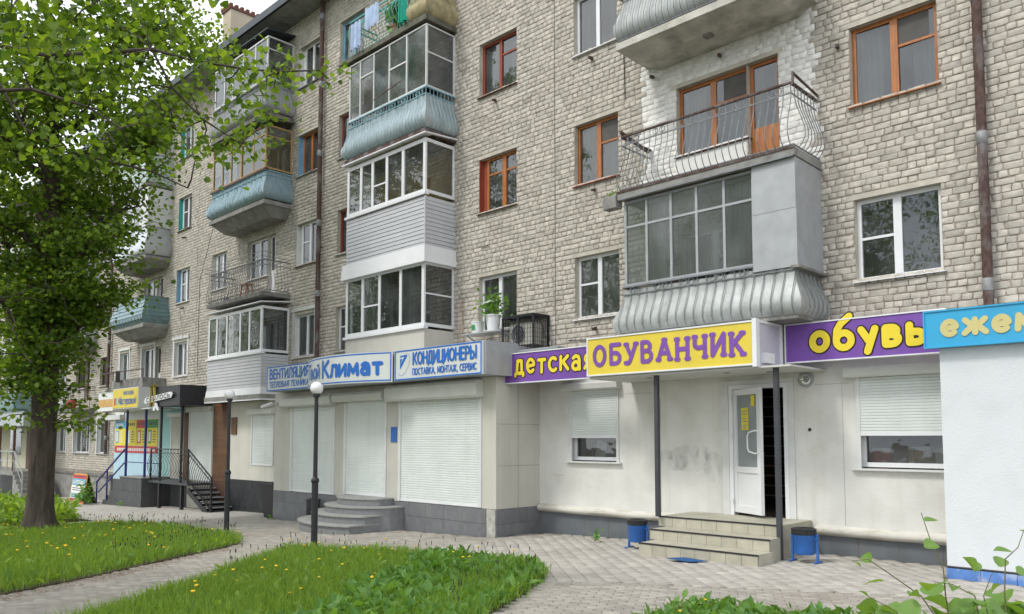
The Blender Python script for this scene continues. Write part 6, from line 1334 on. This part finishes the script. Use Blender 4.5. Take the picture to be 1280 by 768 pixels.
for q in q_: limb(tw, wob((TX, TY, q[2] + .6), q, 5, .3), .03, .006, 5); cl.append((np.array(q), .7)); cl.append((np.array(q) + rng.normal(size=3) * .3, .5))
tag(tw.build('twigs', M_bark, t1), kind='stuff')
Ps = []
for c, wgt in cl:
    n = int(80 * wgt); n = int(n * rng.choice([.35, .8, 1.5])); Ps.append(c + rng.normal(size=(n, 3)) * np.array([.3, .3, .15]) * rng.uniform(.7, 1.2))
Pt = np.concatenate(Ps); rr = np.hypot(Pt[:, 0] - TX, Pt[:, 1] - TY); Pt = Pt[~((rr > 1.45) & (Pt[:, 2] < 5.2) & (Pt[:, 0] > TX))]; rr = np.hypot(Pt[:, 0] - TX, Pt[:, 1] - TY); Pt = Pt[~((rr > 1.9) & (Pt[:, 2] < 9) & (rng.random(len(Pt)) < .45))]; print('BIG TREE LEAVES', len(Pt))
V, F = leaves(Pt, .085 + .06 * rng.random(len(Pt)), up=.35, droop=.5); npmesh('crown', V, F, M_leaf, t1)
# overhanging tree whose trunk stands beyond the left edge
NX, NY = -10.9, -13.6; NZ = g(NX)
t2 = thing('overhanging_tree', (NX, NY, NZ), 'nearer tree reaching in from the left, its leafy branches hanging across the top left', 'tree')
mb = MB(); limb(mb, [(NX, NY, NZ - .1), (NX, NY, NZ + .3), (NX + .05, NY, NZ + 2), (NX, NY + .1, NZ + 4), (NX + .1, NY + .1, NZ + 6), (NX, NY, NZ + 9)], .34, .14, 14); mb.build('trunk', M_bark, t2, smooth=70)
LIMB = [[(NX, NY, 4.2), (-10.5, -12.2, 5.6), (-10.28, -11.42, 6.19), (-9.86, -10.73, 6.12), (-9.42, -10.15, 6.0), (-8.71, -9.33, 6.12), (-8.67, -9.11, 5.74), (-8.44, -8.85, 5.39), (-8.25, -8.51, 5.16)],
 [(NX, NY, 3.9), (-10.19, -11.4, 5.39), (-9.34, -10.31, 5.55), (-9.03, -9.85, 5.4), (-8.9, -9.56, 5.22)], [(-8.71, -9.33, 6.12), (-8.5, -8.97, 6.05), (-8.12, -8.6, 5.96), (-7.84, -8.32, 5.92), (-7.49, -7.97, 5.94)], [(-9.86, -10.73, 6.12), (-9.65, -10.29, 5.22), (-9.29, -9.92, 4.96), (-8.78, -9.26, 4.78), (-8.5, -8.98, 4.6)], [(NX, NY, 4.8), (-8.8, -12.2, 6.2), (-7.2, -11.0, 5.7), (-6.5, -10.3, 5.6)]]
nodes = []
for L, r in zip(LIMB, (.04, .03, .016, .016, .03)): lb = MB(); limb(lb, L, r, .008, 6); lb.build('limb', M_bark, t2, smooth=60); nodes += L
NC = [(-9.47, -10.53, 6.32), (-9.63, -10.19, 6.56), (-9.12, -9.98, 6.4), (-9.17, -9.64, 6.51), (-8.94, -9.38, 6.57), (-8.07, -9.43, 6.14), (-9.12, -10.52, 5.83), (-9.96, -10.0, 6.35), (-8.94, -9.94, 5.98), (-8.64, -9.68, 5.9), (-9.27, -9.06, 6.41), (-8.39, -9.05, 5.96), (-8.53, -8.59, 6.24), (-9.77, -10.36, 5.73), (-9.68, -10.01, 5.86), (-8.76, -9.9, 5.55), (-9.09, -9.43, 5.75), (-9.08, -9.04, 5.88), (-8.45, -8.98, 5.62), (-8.46, -8.65, 5.87), (-8.19, -8.51, 5.92), (-7.4, -8.73, 5.65), (-8.05, -8.22, 5.82), (-7.74, -8.2, 5.88), (-7.51, -8.47, 5.87), (-7.42, -8.78, 5.37), (-10.18, -10.09, 5.52), (-9.33, -9.9, 5.33), (-9.34, -9.5, 5.45), (-9.21, -9.11, 5.46), (-8.74, -8.92, 5.36), (-8.72, -8.58, 5.55), (-7.96, -8.68, 5.21), (-8.3, -8.34, 5.24), (-8.09, -8.7, 4.93), (-8.81, -8.6, 5.23), (-8.32, -8.24, 5.46), (-7.95, -9.13, 4.78), (-9.1, -10.19, 4.8), (-8.85, -9.81, 4.87), (-9.46, -9.19, 5.15), (-8.6, -9.1, 5.0)]
NB = [(-6.76, -11.1, 5.11), (-6.53, -10.92, 5.16), (-6.52, -10.64, 5.2), (-6.33, -10.47, 5.29), (-7.22, -10.95, 5.02), (-6.79, -10.78, 5.02), (-7.17, -10.93, 5.61), (-6.37, -10.22, 5.51), (-6.24, -9.96, 5.64)]
tw = MB(); Ps = []; ND = np.array(nodes)
for j, q in enumerate(NC + NB):
    q = np.array(q); k = np.argmin(np.linalg.norm(ND - q, axis=1)); limb(tw, wob(ND[k], q, 3, .4), .011, .004, 4); sg = .17 if j < len(NC) else .15
    n = int(rng.uniform(16, 62)) if j < len(NC) else 55
    Ps.append(q + rng.normal(size=(n, 3)) * np.array([sg, sg, sg * .75]))
for c, n, s in (((-7.28, -7.77, 5.9), 9, .05), ((-7.4, -7.87, 5.82), 8, .06), ((-7.45, -7.96, 5.98), 8, .06), ((-7.52, -8.01, 5.94), 6, .05)): Ps.append(np.array(c) + rng.normal(size=(n, 3)) * s)
for i in range(60):   # the rest of this crown, above and left of the frame
    a = rng.uniform(0, 2 * PI); r = 2.6 * math.sqrt(rng.random()); q = np.array([NX - .6 + r * math.cos(a), NY - .4 + r * math.sin(a), rng.uniform(5, 10)]); limb(tw, wob((NX, NY, q[2] - 1), q, 3, .3), .03, .006, 4); Ps.append(q + rng.normal(size=(60, 3)) * .4)
tag(tw.build('twigs', M_bark, t2), kind='stuff'); Pn = np.concatenate(Ps); hs = np.array([(-.02, 0, 0), (.52, .25, .09), (.34, .66, .02), (0, 1.0, -.14), (-.34, .66, .02), (-.52, .25, .09)], dtype=np.float32)
V, F = leaves(Pn, .055 + .032 * rng.random(len(Pn)), up=.35, tmpl=hs, droop=.9); npmesh('crown', V, F, M_leafn, t2)
# trees across the street (mirrored in the windows) and beyond the far shop
def simple_tree(x, y, H, R, lab, seed):
    r = np.random.default_rng(seed); z = g(x); t = thing('street_tree', (x, y, z), lab, 'tree', 'trees along the street')
    mb = MB(); limb(mb, [(x, y, z - .1), (x, y, z + H * .3), (x + .1, y, z + H * .8)], .28, .08, 8)
    for i in range(9): a = i * 2.4; limb(mb, [(x, y, z + H * (.3 + .05 * i)), (x + R * .6 * math.cos(a), y + R * .6 * math.sin(a), z + H * (.42 + .055 * i))], .09, .03, 5)
    mb.build('trunk', M_bark, t); d = r.normal(size=(70, 3)); d /= np.linalg.norm(d, axis=1)[:, None]; C = np.array([x, y, z + H * .66]) + d * np.array([R, R, H * .36]) * (r.random((70, 1)) ** .4)
    P = np.concatenate([c + r.normal(size=(110, 3)) * R * .16 for c in C]); V, F = leaves(P, np.full(len(P), .2), up=.3); npmesh('crown', V, F, M_leaf, t); return t
base = simple_tree(-14, -20.5, 16, 4.0, 'leafy street tree across the road, second from the right end of its row', 5)
for i, (x, y, s, lab) in enumerate([(-6, -21, .9, 'leafy street tree across the road at the right end of its row'), (-23, -20, 1.05, 'tall street tree across the road, third from the right end'), (-33, -21, .95, 'street tree across the road, fourth from the right end'), (-44, -20, 1.1, 'tall street tree across the road, fifth from the right end'), (-57, -21, 1.0, 'street tree across the road at the left end of its row'),
    (-76, -5, .9, 'distant tree beyond the far shop, its crown just left of the trunk'), (-84, -12, 1.1, 'distant larger tree farthest down the street'), (-70, -9, .7, 'distant low tree beyond the far shop steps')]):
    c = copy_tree(base); c.location = (x, y, g(x)); c.rotation_euler.z = i * 1.3; c.scale = (s, s, s); c['label'] = lab
# ------------------------------------------------------------------ shrub in the foreground
fg = thing('foreground_shrub', (-1.25, -8.0, .05), 'young shrub with round fresh leaves at the bottom right corner', 'shrub')
def heart(fold, curl):
    mb = MB(); ws = [.03, .36, .5, .52, .46, .33, .17, .01]; rows = []
    for i, w in enumerate(ws): t = i / 7; rows.append([(-w, t - .08 * (i < 2), fold * w - curl * t * t), (-w * .5, t - .02, fold * w * .4 - curl * t * t + .015), (0, t, -curl * t * t), (w * .5, t - .02, fold * w * .4 - curl * t * t + .015), (w, t - .08 * (i < 2), fold * w - curl * t * t)])
    mb.grid(rows); o = mb.build('leaf', M_fore, smooth=80); m = o.data; bpy.data.objects.remove(o); return m
HM = [heart(.15, .2), heart(.5, .35), heart(.25, .5), heart(1.0, .2)]
LEAF = [(-1.29, -8.37, 1.45, .058), (-1.34, -8.21, 1.3, .067), (-1.66, -8.32, 1.2, .037), (-1.65, -8.11, 1.18, .058), (-1.48, -8.43, 1.14, .083), (-1.59, -8.34, 1.04, .042), (-1.61, -8.15, .95, .092), (-1.36, -8.4, 1.08, .05), (-1.3, -8.16, 1.11, .117), (-1.37, -8.02, 1.03, .108), (-1.36, -7.8, .91, .125), (-1.15, -8.11, 1.19, .075), (-1.05, -7.82, 1.27, .075), (-1.13, -7.7, 1.17, .067), (-.97, -8.04, 1.19, .117), (-1.25, -8.11, 1.08, .05), (-1.21, -7.87, 1.03, .042), (-1.19, -7.64, 1.0, .083), (-1.12, -8.07, 1.01, .108), (-1.08, -7.83, 1.01, .1), (-1.06, -7.61, .97, .125), (-1.33, -8.37, 1.0, .1), (-1.21, -8.06, .97, .117), (-1.51, -8.15, .93, .083), (-1.05, -7.54, 1.35, .05), (-1.08, -8.02, .96, .125)]
ST = [[(-1.23, -7.95, .0), (-1.23, -7.95, .69), (-1.39, -8.14, 1.04), (-1.51, -8.26, 1.16), (-1.58, -8.34, 1.23), (-1.64, -8.4, 1.22)], [(-1.28, -7.99, 0), (-1.28, -7.99, .69), (-1.3, -8.05, 1.04), (-1.3, -8.07, 1.18), (-1.34, -8.11, 1.31), (-1.37, -8.16, 1.47)], [(-1.08, -7.8, 0), (-1.08, -7.8, .69), (-1.08, -7.84, 1.06), (-1.07, -7.84, 1.23), (-1.02, -7.8, 1.29), (-.99, -7.78, 1.39)], [(-1.3, -8.0, 0), (-1.32, -8.04, .69), (-1.49, -8.22, .96), (-1.59, -8.33, 1.04)], [(-1.16, -7.88, 0), (-1.16, -7.88, .69), (-1.19, -7.95, 1.04), (-1.27, -8.03, 1.1), (-1.34, -8.09, 1.11)], [(-1.12, -7.84, 0), (-1.12, -7.84, .69), (-1.16, -7.91, 1.04), (-1.12, -7.89, 1.16)]]
mb = MB(); tips = []
for S in ST: limb(mb, S, .005, .002, 5); tips += [(Vector(p)) for p in S[1:]]; 
mb.build('stem', mat('reddish_young_stem', (.16, .15, .07), .6), fg)
def add_leaf(x, y, z, s, m):
    o = bpy.data.objects.new('leaf', m); COL.objects.link(o); o.parent = fg; o.location = (x + 1.25, y + 8.0, z - .05); o.scale = (s * 1.15,) * 3; o.rotation_euler = (rng.uniform(-.2, 1.15), rng.normal() * .45, rng.uniform(-1.2, 2.4))
for i, (x, y, z, s) in enumerate(LEAF): add_leaf(x, y, z, s, HM[i % 4] if s < .09 else HM[i % 3])
for i in range(80): add_leaf(-1.12 + rng.normal() * .17, -7.95 + rng.normal() * .2, rng.uniform(.5, .96), rng.uniform(.08, .13), HM[i % 3])
for i in range(130):
    t = rng.random() ** .7; add_leaf(-1.55 + .55 * t + rng.normal() * .04, -8.25 + .65 * t + rng.normal() * .04, rng.uniform(.66, .87 + .06 * t), rng.uniform(.07, .13), HM[i % 3])
# small weeds at the foot of walls
for x, y, s, n in ((-9.2, -.9, .05, 30), (-20.0, -1.55, .05, 20), (-33.7, -1.9, .22, 200), (-31.0, -1.55, .06, 20), (-39.5, -.5, .16, 80)):
    P = np.array([x, y, g(x) + s * .5]) + np.abs(rng.normal(size=(n, 3))) * np.array([s, s * .6, s * 1.6]) * np.sign(rng.normal(size=(n, 3)) + np.array([0, 0, 9])); V, F = leaves(P, np.full(n, .05 + s * .3)); o = npmesh('weed_tuft', V, F, M_broad); o['kind'] = 'stuff'
    tag(o, {-9.2: 'flat weed growing in the paving before the plaster wall', -20.0: 'small weed at the foot of the black planter', -33.7: 'leafy bush beside the steps behind the pavement board', -31.0: 'weed at the foot of the charcoal porch', -39.5: 'weeds at the foot of the far rendered plinth'}[x], 'weed')
print('OBJECTS', len(bpy.data.objects), 'TRIS', sum(len(m.loops) - 2 * len(m.polygons) for m in bpy.data.meshes))
